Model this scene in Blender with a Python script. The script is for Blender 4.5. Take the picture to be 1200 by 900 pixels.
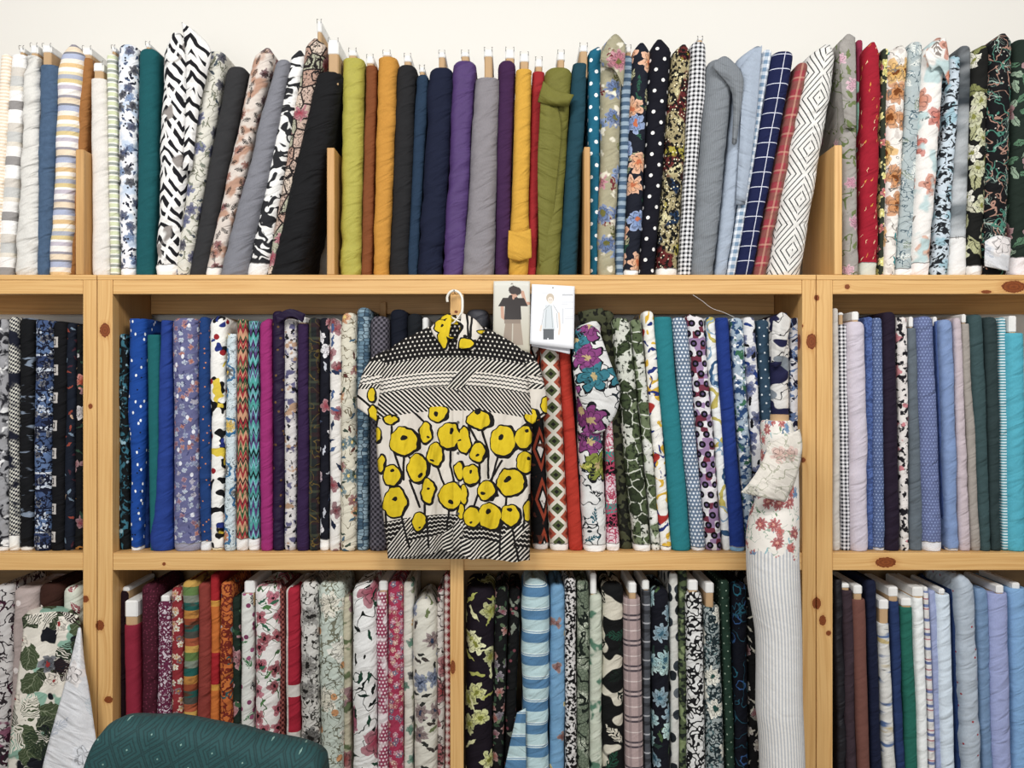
import bpy, bmesh, math, random
from mathutils import Vector, noise
for o in list(bpy.data.objects): bpy.data.objects.remove(o)
SC = bpy.context.scene; COL = SC.collection
# ---------------------------------------------------------------- camera, light
CAMY, CAMZ, F = -2.70, 1.68, 900.0
cam = bpy.data.objects.new('camera', bpy.data.cameras.new('camera')); COL.objects.link(cam)
cam.location = (0, CAMY, CAMZ); cam.rotation_euler = (math.pi/2, 0, 0)
cam.data.sensor_width = 36; cam.data.lens = 36*F/1200; cam.data.clip_start = 0.05
SC.camera = cam
W = bpy.data.worlds.new('world'); SC.world = W; W.use_nodes = True
W.node_tree.nodes['Background'].inputs[0].default_value = (0.93, 0.96, 1.0, 1)
W.node_tree.nodes['Background'].inputs[1].default_value = 0.22
def area(loc, rot, sx, sy, power, col):
    l = bpy.data.lights.new('area', 'AREA'); l.shape = 'RECTANGLE'; l.size = sx; l.size_y = sy; l.energy = power; l.color = col
    o = bpy.data.objects.new('unseen_light_source', l); COL.objects.link(o); o.location = loc; o.rotation_euler = rot
    return o
area((-1.7, -2.8, 3.9), (math.radians(46), 0, math.radians(-14)), 1.8, 0.8, 92, (1, .98, .95))
area((1.7, -2.8, 3.9), (math.radians(46), 0, math.radians(14)), 1.8, 0.8, 92, (1, .98, .95))
area((-0.6, -5.0, 1.5), (math.radians(89), 0, math.radians(-7)), 3.2, 2.0, 62, (.97, .985, 1))  # unseen front lamp behind the camera, added low to fill the bottom shelves
SC.view_settings.view_transform = 'Standard'; SC.view_settings.look = 'None'
SC.view_settings.exposure = -0.12; SC.view_settings.gamma = 1; SC.view_settings.use_curve_mapping = False
# ---------------------------------------------------------------- helpers
def X(px, Y=0.0): return (px-600)*(Y-CAMY)/F
def Z(py, Y=0.0): return CAMZ-(py-450)*(Y-CAMY)/F
def P(px, py, Y=0.0): return Vector((X(px, Y), Y, Z(py, Y)))
DEEP = [1.0]                                  # dye depth: cloth colours are a little deeper than paint
def lin(h):
    if not isinstance(h, str): return h
    h = h.lstrip('#')
    if len(h) == 3: h = ''.join(ch*2 for ch in h)
    r = []
    for i in (0, 2, 4):
        c = int(h[i:i+2], 16)/255
        r.append(c/12.92 if c <= .04045 else ((c+.055)/1.055)**2.4)
    if DEEP[0] > 1:
        L = .25*r[0]+.65*r[1]+.1*r[2]; k = max(L, .012)**(DEEP[0]-1)
        r = [(q*.93+L*.07)*k for q in r]
    return (r[0], r[1], r[2], 1.0)
def me_obj(name, verts, faces, mat=None, parent=None, uvs=None, smooth=False):
    me = bpy.data.meshes.new(name); me.from_pydata([tuple(v) for v in verts], [], faces)
    if uvs is not None:
        ul = me.uv_layers.new(name='UVMap'); ul.data.foreach_set('uv', [c for uv in uvs for c in uv])
    if mat: me.materials.append(mat)
    if smooth: me.polygons.foreach_set('use_smooth', [True]*len(me.polygons))
    me.update()
    o = bpy.data.objects.new(name, me); COL.objects.link(o)
    if parent: o.parent = parent
    return o
def empty(name, loc, label=None, cat=None, group=None):
    o = bpy.data.objects.new(name, None); COL.objects.link(o); o.location = loc; o.empty_display_size = .05
    if label: o['label'] = label
    if cat: o['category'] = cat
    if group: o['group'] = group
    return o
def tag(o, label, cat, group=None):
    o['label'] = label; o['category'] = cat
    if group: o['group'] = group
    return o
# ---------------------------------------------------------------- node expressions
class Ctx: pass
NT = [None]
def node(t): return NT[0].nodes.new(t)
def put(sock, v):
    if isinstance(v, S): NT[0].links.new(v.s, sock)
    elif isinstance(v, bpy.types.NodeSocket): NT[0].links.new(v, sock)
    else: sock.default_value = v
class S:
    def __init__(self, s): self.s = s
    def __add__(a, b): return m('ADD', a, b)
    __radd__ = __add__
    def __sub__(a, b): return m('SUBTRACT', a, b)
    def __rsub__(a, b): return m('SUBTRACT', b, a)
    def __mul__(a, b): return m('MULTIPLY', a, b)
    __rmul__ = __mul__
    def __truediv__(a, b): return m('DIVIDE', a, b) if isinstance(b, S) else m('MULTIPLY', a, 1.0/b)
    def __lt__(a, b): return m('LESS_THAN', a, b)
    def __gt__(a, b): return m('GREATER_THAN', a, b)
def m(op, a, b=None, c=None):
    n = node('ShaderNodeMath'); n.operation = op; put(n.inputs[0], a)
    if b is not None: put(n.inputs[1], b)
    if c is not None: put(n.inputs[2], c)
    return S(n.outputs[0])
def fabs(a): return m('ABSOLUTE', a)
def fract(a): return m('FRACT', a)
def floor(a): return m('FLOOR', a)
def mx(a, b): return m('MAXIMUM', a, b)
def mn(a, b): return m('MINIMUM', a, b)
def sin(a): return m('SINE', a)
def cos(a): return m('COSINE', a)
def vec(x, y, z=0.0):
    n = node('ShaderNodeCombineXYZ'); put(n.inputs[0], x); put(n.inputs[1], y); put(n.inputs[2], z); return n.outputs[0]
def sep(v):
    n = node('ShaderNodeSeparateXYZ'); put(n.inputs[0], v); return S(n.outputs[0]), S(n.outputs[1]), S(n.outputs[2])
def mix(f, a, b):
    n = node('ShaderNodeMix'); n.data_type = 'RGBA'; put(n.inputs[0], f); put(n.inputs[6], lin(a) if isinstance(a, str) else a)
    put(n.inputs[7], lin(b) if isinstance(b, str) else b); return n.outputs[2]
def nz(v, s=1.0, det=2.0, rough=.5, dist=0.0):
    n = node('ShaderNodeTexNoise'); n.noise_dimensions = '3D'; put(n.inputs['Vector'], v); n.inputs['Scale'].default_value = s
    n.inputs['Detail'].default_value = det; n.inputs['Roughness'].default_value = rough; n.inputs['Distortion'].default_value = dist
    return S(n.outputs[0])
def pal(r, cols, stops=None, interp='CONSTANT'):
    if len(cols) == 1: return lin(cols[0])
    n = node('ShaderNodeValToRGB'); n.color_ramp.interpolation = interp; put(n.inputs[0], r)
    e = n.color_ramp.elements
    while len(e) < len(cols): e.new(1.0)
    for i, c in enumerate(cols):
        e[i].position = stops[i] if stops else (i/len(cols) if interp == 'CONSTANT' else i/(len(cols)-1))
    for i, c in enumerate(cols): e[i].color = lin(c)
    return n.outputs[0]
def cell(c, px, seed, rnd=.85, sy=1.0, jit=.3):
    px = px*.88 if px > 9 else px
    jn = node('ShaderNodeTexNoise'); jn.noise_dimensions = '2D'; put(jn.inputs['Vector'], vec(c.u, c.v)); jn.inputs['Scale'].default_value = 3.2/px; jn.inputs['Detail'].default_value = 1.5
    j1, j2, _ = sep(jn.outputs['Color'])
    v = vec(c.u/px+seed*7.31+(j1-.5)*jit, c.v/(px*sy)+seed*3.77+(j2-.5)*jit)
    n = node('ShaderNodeTexVoronoi'); n.voronoi_dimensions = '2D'; put(n.inputs['Vector'], v); n.inputs['Scale'].default_value = 1
    n.inputs['Randomness'].default_value = rnd
    d = node('ShaderNodeVectorMath'); d.operation = 'SUBTRACT'; put(d.inputs[0], v); put(d.inputs[1], n.outputs['Position'])
    lx, ly, _ = sep(d.outputs[0]); r1, r2, r3 = sep(n.outputs['Color'])
    return lx, ly, r1, r2, r3
# ---- layers: each takes (context, colour below, args) and gives the colour above
def L_s(c, b, col, col2=None, px=9):
    if col2 is None: return lin(col)
    return mix(nz(vec(c.u, c.v), 1.0/px, 3), col, col2)
def ramp_steps(x, steps):
    pos = [0.0]; cols = []
    for f, col in steps: cols.append(col); pos.append(f)
    return pal(x, cols, pos[:-1])
def L_hs(c, b, period, steps, slant=0.0): return ramp_steps(fract((c.v+c.u*slant)/period), steps)
def L_vs(c, b, period, steps): return ramp_steps(fract(c.u/period), steps)
def L_st(c, b, period, w, col, slant=0.0, a=1.0): return mix((fract((c.v+c.u*slant)/period) < w)*a, b, col)
def L_vt(c, b, period, w, col, a=1.0, slant=0.0): return mix((fract((c.u+c.v*slant)/period) < w)*a, b, col)
def L_mo(c, b, col, px=12, thr=.5, soft=.08, sx=1.0, seed=0, det=2, dist=0.0, sl=0.0):
    x = nz(vec(c.u/(px*sx)+seed*5.1, (c.v+c.u*sl)/px+seed*2.3, seed*1.7), 1.0, det, .5, dist)
    return mix(m('SMOOTH_MIN', mx((x-thr)/soft+.5, 0.0), 1.0, 0.0), b, col)
def L_ln(c, b, col, px=14, t=.02, seed=0, det=2.2, dist=0.4):
    x = nz(vec(c.u/px+seed*4.1, c.v/px+seed*6.3, seed*2.9), 1.0, det, .5, dist)
    return mix(fabs(x-.5) < t*.85, b, col)
def L_fl(c, b, px, cols, n=5, sz=.42, dens=1.0, seed=0, ctr=None, out=None):
    lx, ly, r1, r2, r3 = cell(c, px, seed)
    r = m('SQRT', lx*lx+ly*ly); th = m('ARCTAN2', ly, lx)+r1*6.28
    edge = (fabs(cos(th*(n/2.0)))*.42+.58)*sz
    ok = r3 < dens
    q = r/edge
    if out: b = mix((q < 1.18)*ok, b, out)
    col = pal(r2, cols)
    sh = mix(q*.22, col, '#ffffff') if out is None else col
    b = mix((q < 1.0)*ok, b, sh)
    b = mix(((fabs(sin(th*(n/2.0))) > .96)+(fabs(q-.62) < .05))*(q < .95)*ok*.5, b, '#1a1418')
    b = mix(m('SMOOTH_MIN', mx((nz(vec(c.u/px*4.5, c.v/px*4.5, 5.0), 1, 2)-.5)*4, 0.0), 1.0, 0.0)*(q < 1.0)*ok*.3, b, mix(.5, col, '#2a2226'))
    if ctr: b = mix((q < .28)*ok, b, ctr)
    return b
def L_lf(c, b, px, cols, w=.28, sz=.48, dens=1.0, seed=0, vein=None, fr=0.0, ang=None, sy=1.0):
    lx, ly, r1, r2, r3 = cell(c, px, seed, .85, sy)
    a = r1*6.28 if ang is None else r1*.9+ang
    ca, sa = cos(a), sin(a)
    x = lx*ca+ly*sa; y = fabs(ly*ca-lx*sa); xx = x/sz
    k = (y < (1.0-xx*xx)*(w*sz*2)*.5)*(r3 < dens)
    if fr: k = k*mx(fract((x+y*1.1)*fr) < .6, y < .02)
    b = mix(k, b, pal(r2, cols))
    if vein: b = mix(k*mx(y < .018, fract((x+y*.9)*7.0) < .1), b, vein)
    return b
def L_dt(c, b, px, col, r=.22, sy=1.0):
    row = floor(c.v/(px*sy)); u = fract(c.u/px+row*.5)-.5; v = (fract(c.v/(px*sy))-.5)*sy
    return mix((u*u+v*v) < r*r, b, col)
def L_dr(c, b, px, cols, r=.2, dens=1.0, seed=0, sx=1.0):
    lx, ly, r1, r2, r3 = cell(c, px, seed, .85, 1.0, .06)
    return mix(((lx*lx*sx+ly*ly) < r*r)*(r3 < dens), b, pal(r2, cols))
def L_ri(c, b, px, cols, r=.35, w=.06, dens=1.0, seed=0):
    lx, ly, r1, r2, r3 = cell(c, px, seed)
    d = m('SQRT', lx*lx+ly*ly)
    return mix((fabs(d-r) < w)*(r3 < dens), b, pal(r2, cols))
def L_gr(c, b, px, col, w=.08, py=None, a=1.0):
    return mix(mx(fract(c.u/px+.45) < w, fract(c.v/(py or px)) < w)*a, b, col)
def L_gg(c, b, px, col, a=.5):
    return mix(((fract(c.u/px) < .5)+(fract(c.v/px) < .5))*a, b, col)
def L_zz(c, b, pv, pu, amp, col, w=.5, k=1.0):
    t = fabs(fract(c.u/pu)-.5)*2
    return mix((fract(c.v/pv+t*amp) < w)*k, b, col)
def L_cd(c, b, pu, pv, cols, stops, off=.0):
    u = fabs(fract(c.u/pu+off)-.5)*2; v = fabs(fract(c.v/pv)-.5)*2
    d = (u+v)*.5
    return pal(d, cols, stops)
def L_cl(c, b, pu, pv, col, nl=4.0, w=.4):          # concentric diamond lines
    u = fabs(fract(c.u/pu)-.5)*2; v = fabs(fract(c.v/pv)-.5)*2
    return mix(fract(((u+v)*.5)*nl) < w, b, col)
def L_vc(c, b, px, cols, edge=None, ew=.05, seed=0, sy=1.0, rnd=.9, a=1.0):
    v = vec(c.u/px+seed*7.3, c.v/(px*sy)+seed*1.9)
    n = node('ShaderNodeTexVoronoi'); n.voronoi_dimensions = '2D'; put(n.inputs['Vector'], v); n.inputs['Scale'].default_value = 1; n.inputs['Randomness'].default_value = rnd
    r1, r2, r3 = sep(n.outputs['Color'])
    b = mix(a, b, pal(r1, cols)) if cols else b
    if edge:
        e = node('ShaderNodeTexVoronoi'); e.voronoi_dimensions = '2D'; e.feature = 'DISTANCE_TO_EDGE'; put(e.inputs['Vector'], v); e.inputs['Scale'].default_value = 1
        e.inputs['Randomness'].default_value = rnd
        b = mix(S(e.outputs[0]) < ew, b, edge)
    return b
def L_ck(c, b, px, col, a=1.0, sl=0.0):
    k = m('MODULO', floor(c.u/px)+floor((c.v+c.u*sl)/px)+1000.0, 2.0)
    return mix((k > .5)*a, b, col)
def L_pl(c, b, px, bands, a=.5, py=None):
    for p, w, col in bands:
        b = mix((fabs(fract(c.u/px)-p) < w)*a, b, col); b = mix((fabs(fract(c.v/(py or px))-p) < w)*a, b, col)
    return b
def L_sq(c, b, pu, pv, col, r=.3, off=0.0):
    u = fabs(c.raw-4.0)/pv; v = fabs(fract(c.v/pv)-.5); d = mx(u, v)
    return mix(mx(fabs(d-r) < .04, mx(d < r*.5, (fabs(v-r) < .035)*(u < r*1.3))), b, col)
def L_wob(c, b, px, amt, seed=0):                    # bends every layer after it
    a = nz(vec(c.u/px+seed, c.v/px, 3.0), 1, 1); d = nz(vec(c.u/px+seed, c.v/px, 9.0), 1, 1)
    c.u = c.u+(a-.5)*amt; c.v = c.v+(d-.5)*amt
    return b
def L_bar(c, b, u0, u1, v0, v1, col): return mix((c.raw > float(u0))*(c.raw < float(u1))*(c.v > float(v0))*(c.v < float(v1)), b, col)
LAY = {k[2:]: v for k, v in globals().items() if k.startswith('L_')}
MATS = {}
def fabric(name, spec, band=None, seed=0, rough=.85, weave=1.0, foldb=1.0, sheen=0.0):
    DEEP[0] = 1.2
    mt = bpy.data.materials.new(name); mt.use_nodes = True; NT[0] = mt.node_tree
    bs = mt.node_tree.nodes['Principled BSDF']
    uv = node('ShaderNodeUVMap'); u, v, _ = sep(uv.outputs[0])
    c = Ctx(); c.u = u+float(seed*13.7); c.v = v+0.0; c.raw = u
    col = None
    for l in spec: col = LAY[l[0]](c, col, *l[1:-1], **l[-1]) if isinstance(l[-1], dict) else LAY[l[0]](c, col, *l[1:])
    # thread-scale colour variation belonging to the cloth itself
    f = nz(vec(u*1.2, v*.35, float(seed)), 1, 2)
    n = node('ShaderNodeMix'); n.data_type = 'RGBA'; n.blend_type = 'MULTIPLY'; n.inputs[0].default_value = .32*weave
    put(n.inputs[6], col); g = node('ShaderNodeCombineColor')
    for i in range(3): put(g.inputs[i], f+.5)
    put(n.inputs[7], g.outputs[0]); col = n.outputs[2]
    if band:
        h = v+(nz(vec(u*.12, 0.0, float(seed)), 1, 1)-.5)*5
        bc = mix(nz(vec(u*.5, v*.9, 2.0), 1, 2), band[1], band[2] if len(band) > 2 else '#ffffff')
        col = mix(h < float(band[0]), col, bc)
        col = mix(fabs(h-float(band[0])) < .5, col, '#8d8a88')
    put(bs.inputs['Base Color'], col); bs.inputs['Roughness'].default_value = rough
    bs.inputs['Specular IOR Level'].default_value = .25
    if sheen: bs.inputs['Sheen Weight'].default_value = sheen
    w1 = nz(vec(u*.035+v*.012, v*.075+u*.03, float(seed)*2.1), 1, 2, .5, .6)
    w2 = nz(vec(u*1.7, v*1.7), 1, 1)
    bp = node('ShaderNodeBump'); bp.inputs['Strength'].default_value = .85*foldb; bp.inputs['Distance'].default_value = .016
    put(bp.inputs['Height'], w1+w2*.03); put(bs.inputs['Normal'], bp.outputs[0])
    DEEP[0] = 1.0
    return mt
def plain(name, col, rough=.6, bump=0.0, spec=.4, dirt=.25):
    mt = bpy.data.materials.new(name); mt.use_nodes = True; NT[0] = mt.node_tree
    bs = mt.node_tree.nodes['Principled BSDF']; bs.inputs['Roughness'].default_value = rough; bs.inputs['Specular IOR Level'].default_value = spec
    tc = node('ShaderNodeTexCoord'); f = nz(tc.outputs['Object'], 30, 3)
    put(bs.inputs['Base Color'], mix(f*dirt, col, '#8a8378'))
    if bump:
        bp = node('ShaderNodeBump'); bp.inputs['Strength'].default_value = bump; bp.inputs['Distance'].default_value = .002
        put(bp.inputs['Height'], nz(tc.outputs['Object'], 160, 2)); put(bs.inputs['Normal'], bp.outputs[0])
    return mt
# ---- pine: UV is the board face in centi-units, knots at their places on the unit's face
KNOTS = [(123, 387, 6, 8), (951, 400, 6, 9), (939, 382, 2.5, 2), (106, 476, 2.5, 3), (957, 349, 3, 3.5), (1038, 659, 12, 6), (993, 336, 3, 3), (117, 733, 5, 6),
         (957, 707, 5, 7), (964, 727, 4, 6), (971, 742, 3, 3), (127, 820, 5, 4), (100, 702, 4, 4), (531, 780, 3, 8), (192, 661, 2, 2), (93, 203, 3, 3), (1188, 336, 14, 7),
         (941, 539, 3, 3), (535, 366, 2, 1.6), (1010, 558, 2, 2), (1156, 342, 6, 2)]
def pine(name, vertical, tint='#ddb173', dark='#b57a36', knots=True):
    mt = bpy.data.materials.new(name); mt.use_nodes = True; NT[0] = mt.node_tree
    bs = mt.node_tree.nodes['Principled BSDF']; uv = node('ShaderNodeUVMap'); x, y, _ = sep(uv.outputs[0])
    dmin = None
    if knots:
        for kx, ky, rx, ry in KNOTS:
            s = node('ShaderNodeVectorMath'); s.operation = 'SUBTRACT'; put(s.inputs[0], uv.outputs[0]); s.inputs[1].default_value = (kx, ky, 0)
            t = node('ShaderNodeVectorMath'); t.operation = 'MULTIPLY'; put(t.inputs[0], s.outputs[0]); t.inputs[1].default_value = (1/rx, 1/ry, 0)
            l = node('ShaderNodeVectorMath'); l.operation = 'LENGTH'; put(l.inputs[0], t.outputs[0]); d = S(l.outputs['Value'])
            dmin = d if dmin is None else mn(dmin, d)
    a, l = (x, y) if vertical else (y, x)
    push = m('EXPONENT', dmin*(-.7))*6.0 if dmin else 0.0
    bend = nz(vec(a*.03, l*.004, 1.0), 1, 1)*14
    g = nz(vec((a+bend+push)*.45, l*.006, 4.0), 1, 3, .6)
    col = mix(m('SMOOTH_MIN', mx((g-.42)*3.2, 0.0), 1.0, 0.0)*.75, tint, dark)
    col = mix(nz(vec(a*.05, l*.012, 8.0), 1, 2)*.35, col, '#efc98c')
    if dmin:
        e = dmin+(nz(vec(x*.5, y*.5), 1, 2)-.5)*.5
        col = mix(m('SMOOTH_MIN', mx(1.7-e, 0.0), 1.0, 0.0)*.45, col, '#b06a2c')
        col = mix(e < 1.0, col, mix(fract(e*2.5), '#6b3214', '#8f4c22'))
    put(bs.inputs['Base Color'], col); bs.inputs['Roughness'].default_value = .48; bs.inputs['Specular IOR Level'].default_value = .35
    bp = node('ShaderNodeBump'); bp.inputs['Strength'].default_value = .25; bp.inputs['Distance'].default_value = .003
    put(bp.inputs['Height'], g); put(bs.inputs['Normal'], bp.outputs[0])
    return mt
def box(name, x0, x1, y0, y1, z0, z1, mat, parent=None, bev=.0015):
    """box in world coordinates (metres), UV = face position in photo-plane units (3 mm)"""
    bm = bmesh.new(); bmesh.ops.create_cube(bm, size=1)
    for v in bm.verts: v.co = Vector(((x0+x1)/2+v.co.x*(x1-x0), (y0+y1)/2+v.co.y*(y1-y0), (z0+z1)/2+v.co.z*(z1-z0)))
    if bev: bmesh.ops.bevel(bm, geom=bm.edges[:], offset=bev, segments=1, affect='EDGES')
    ul = bm.loops.layers.uv.new('UVMap')
    for f in bm.faces:
        nx, ny, nzz = (abs(c) for c in f.normal)
        for l in f.loops:
            co = l.vert.co; px = 600+co.x/.003; py = 450-(co.z-CAMZ)/.003; d = co.y/.003
            l[ul].uv = (px, py) if ny > .5 else ((px+d, py) if nx > .5 else (px, py+d))
    if parent:
        off = parent.location
        for v in bm.verts: v.co -= off
    me = bpy.data.meshes.new(name); bm.to_mesh(me); bm.free(); me.materials.append(mat)
    o = bpy.data.objects.new(name, me); COL.objects.link(o)
    if parent: o.parent = parent
    return o
def tube(name, pts, r, mat, parent=None, n=8, closed=False):
    pts = [Vector(p) for p in pts]; off = parent.location if parent else Vector((0, 0, 0)); vs = []; fs = []
    up = Vector((0, 1, 0))
    for i, p in enumerate(pts):
        t = (pts[min(i+1, len(pts)-1)]-pts[max(i-1, 0)]).normalized()
        a = t.cross(up); a = a.normalized() if a.length > .05 else Vector((1, 0, 0)); b = t.cross(a).normalized()
        for k in range(n):
            q = 2*math.pi*k/n; vs.append(p+a*r*math.cos(q)+b*r*math.sin(q)-off)
    for i in range(len(pts)-1):
        for k in range(n): fs.append((i*n+k, i*n+(k+1) % n, (i+1)*n+(k+1) % n, (i+1)*n+k))
    fs.append(tuple(range(n))[::-1]); fs.append(tuple((len(pts)-1)*n+k for k in range(n)))
    return me_obj(name, vs, fs, mat, parent, None, True)
def cr(p0, p1, p2, p3, t):
    return .5*((2*p1)+(p2-p0)*t+(2*p0-5*p1+4*p2-p3)*t*t+(3*p1-p0-3*p2+p3)*t*t*t)
def crv(pts, n):
    out = []
    k = len(pts)
    for i in range(k-1):
        a, b, c, d = pts[max(i-1, 0)], pts[i], pts[i+1], pts[min(i+2, k-1)]
        for j in range(n): out.append(cr(a, b, c, d, j/n))
    out.append(pts[-1]); return out
def sheet(name, rows, mat, parent=None, n=5, thick=.0016, amp=0.0, seed=0, fq=14):
    """cloth sheet through rows of (px, py, Y) points"""
    R = [crv([Vector((p[0], p[1], p[2]*300)) for p in r], n) for r in rows]
    cols = list(zip(*R)); C = [crv(list(cc), n) for cc in cols]
    nu, nv = len(C), len(C[0]); vs = []; uv = []; fs = []; lu = []
    off = parent.location if parent else Vector((0, 0, 0))
    for i in range(nu):
        for j in range(nv):
            p = C[i][j]; Y = p.z/300
            if amp: Y += amp*noise.noise(Vector((p.x/fq, p.y/(fq*2.6), seed)))
            vs.append(P(p.x, p.y, Y)-off); uv.append((p.x, 900-p.y))
    for i in range(nu-1):
        for j in range(nv-1):
            f = (i*nv+j, i*nv+j+1, (i+1)*nv+j+1, (i+1)*nv+j); fs.append(f); lu += [uv[k] for k in f]
    o = me_obj(name, vs, fs, mat, parent, lu, True)
    md = o.modifiers.new('thickness', 'SOLIDIFY'); md.thickness = thick; md.offset = 0
    return o
# ---------------------------------------------------------------- setting
wall_m = plain('painted_wall', '#e7e4dd', .9, .08, .2, 0)
floor_m = plain('grey_floor', '#a39c92', .5)
def struct(o): o['kind'] = 'structure'; return o
struct(box('wall_back', -4.5, 4.5, .36, .46, 0, 3.7, wall_m, None, 0))
struct(box('floor', -4.5, 4.5, -6, .46, -.1, 0, floor_m, None, 0))
struct(box('baseboard_back', -4.5, 4.5, .345, .36, 0, .09, plain('baseboard_paint', '#e4e0d8', .6), None, .002))
# ---------------------------------------------------------------- shelving units
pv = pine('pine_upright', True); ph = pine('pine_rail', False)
pin = pine('pine_shadow_side', True, '#bf8f55', '#8f5d2c', False); pih = pine('pine_inside_shaded', False, '#bf8f55', '#8f5d2c', False)  # shaded copies of the pine: shade put into a darker tint
ZT, ZM, ZL = Z(322), Z(648), Z(970)            # tops of the three shelves
def unit(label, x0, x1, lx, rx, post=None):
    """x0,x1: unit outline (photo-plane units); lx/rx inner edges of its uprights"""
    t = empty('shelving_unit', ((X(x0)+X(x1))/2, .15, 0), label, 'shelf', 'pine shelving units along the wall')
    zu = Z(328)
    for a, b in ((x0, lx), (rx, x1)):
        box('upright', X(a)+.0006, X(b)-.0006, 0, .045, 0, zu, pv, t)
        s0, s1 = (X(a)+.001, X(a)+.019) if a == x0 else (X(b)-.019, X(b)-.001)
        s0, s1 = ((X(lx)-.02, X(lx)-.002) if a == x0 else (X(rx)+.002, X(rx)+.02))
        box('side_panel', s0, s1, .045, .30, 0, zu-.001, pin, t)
    box('top_board', X(x0)+.0006, X(x1)-.0006, -.001, .32, zu, ZT, ph, t)
    xi0, xi1 = X(lx)+.0004, X(rx)-.0004
    box('front_rail', xi0, xi1, .001, .022, Z(344.5), zu-.0003, ph, t)
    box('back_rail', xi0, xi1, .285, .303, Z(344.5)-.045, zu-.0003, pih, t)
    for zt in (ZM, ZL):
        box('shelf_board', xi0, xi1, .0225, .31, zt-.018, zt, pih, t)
        box('front_rail', xi0, xi1, .001, .022, zt-.061, zt-.0002, ph, t)
    box('shade_panel', X(lx)-.018, X(rx)+.018, .312, .318, 0, ZM-.02, shade_panel_m, t, 0)  # added dark sheet standing in for the shade behind the bottom bays
    return t
shade_panel_m = pine('dark_shade_panel', False, '#4a3424', '#33221a', False)  # shade put into the colour, no real stain
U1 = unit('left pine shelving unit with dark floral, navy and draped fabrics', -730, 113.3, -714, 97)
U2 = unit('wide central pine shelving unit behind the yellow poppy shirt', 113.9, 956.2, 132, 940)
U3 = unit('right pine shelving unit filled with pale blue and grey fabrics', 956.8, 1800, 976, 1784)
box('centre_post', X(528), X(543.5), -.016, 0, 0, Z(345.5), pv, U2)
box('back_post', X(430), X(438), .262, .284, ZM, Z(344.5)-.0005, pin, U2)
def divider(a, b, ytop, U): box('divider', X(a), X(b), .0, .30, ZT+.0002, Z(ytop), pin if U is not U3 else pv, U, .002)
divider(88.5, 98, 175, U1); divider(383, 392, 173, U2); divider(684.5, 691.5, 172, U2); divider(978, 987, 170, U3)
# ---------------------------------------------------------------- fabric bolts
card_m = plain('brown_cardboard', '#c2a078', .8, .2, .2); cap_m = plain('white_board_end', '#f4f4f2', .5, .05); wire_m = plain('dark_wire', '#33302e', .4)
ROWS = {'t': (ZT, 321, 'top shelf', 'fabric bolts standing on the top shelf'), 'm': (ZM, 646, 'middle shelf', 'fabric bolts standing on the middle shelf'),
        'l': (ZL, 900, 'bottom shelf', 'fabric bolts standing on the bottom shelf')}
count = [0]
def ring(a, b, n=1.0):
    """stadium outline with a well rounded front; starts and ends at the back"""
    r = min(a, b*.45); pts = []
    fr = r*.95
    for i in range(4): pts.append((a*(i/3)*.9, b))                       # back, centre to right
    for i in range(3): pts.append((a, b*.75-(b*.75+b-fr)*i/3))           # right side
    for i in range(13):                                                  # front arc right to left
        q = math.pi*i/12; cx, sx = math.cos(q), math.sin(q)
        pts.append((a*math.copysign(abs(cx)**.8, cx), -(b-fr)-fr*abs(sx)**.9))
    for i in range(1, 4): pts.append((-a, -(b-fr)+(b*.75+b-fr)*i/3))
    for i in range(3, 0, -1): pts.append((-a*(i/3)*.9, b))
    return pts
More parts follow.
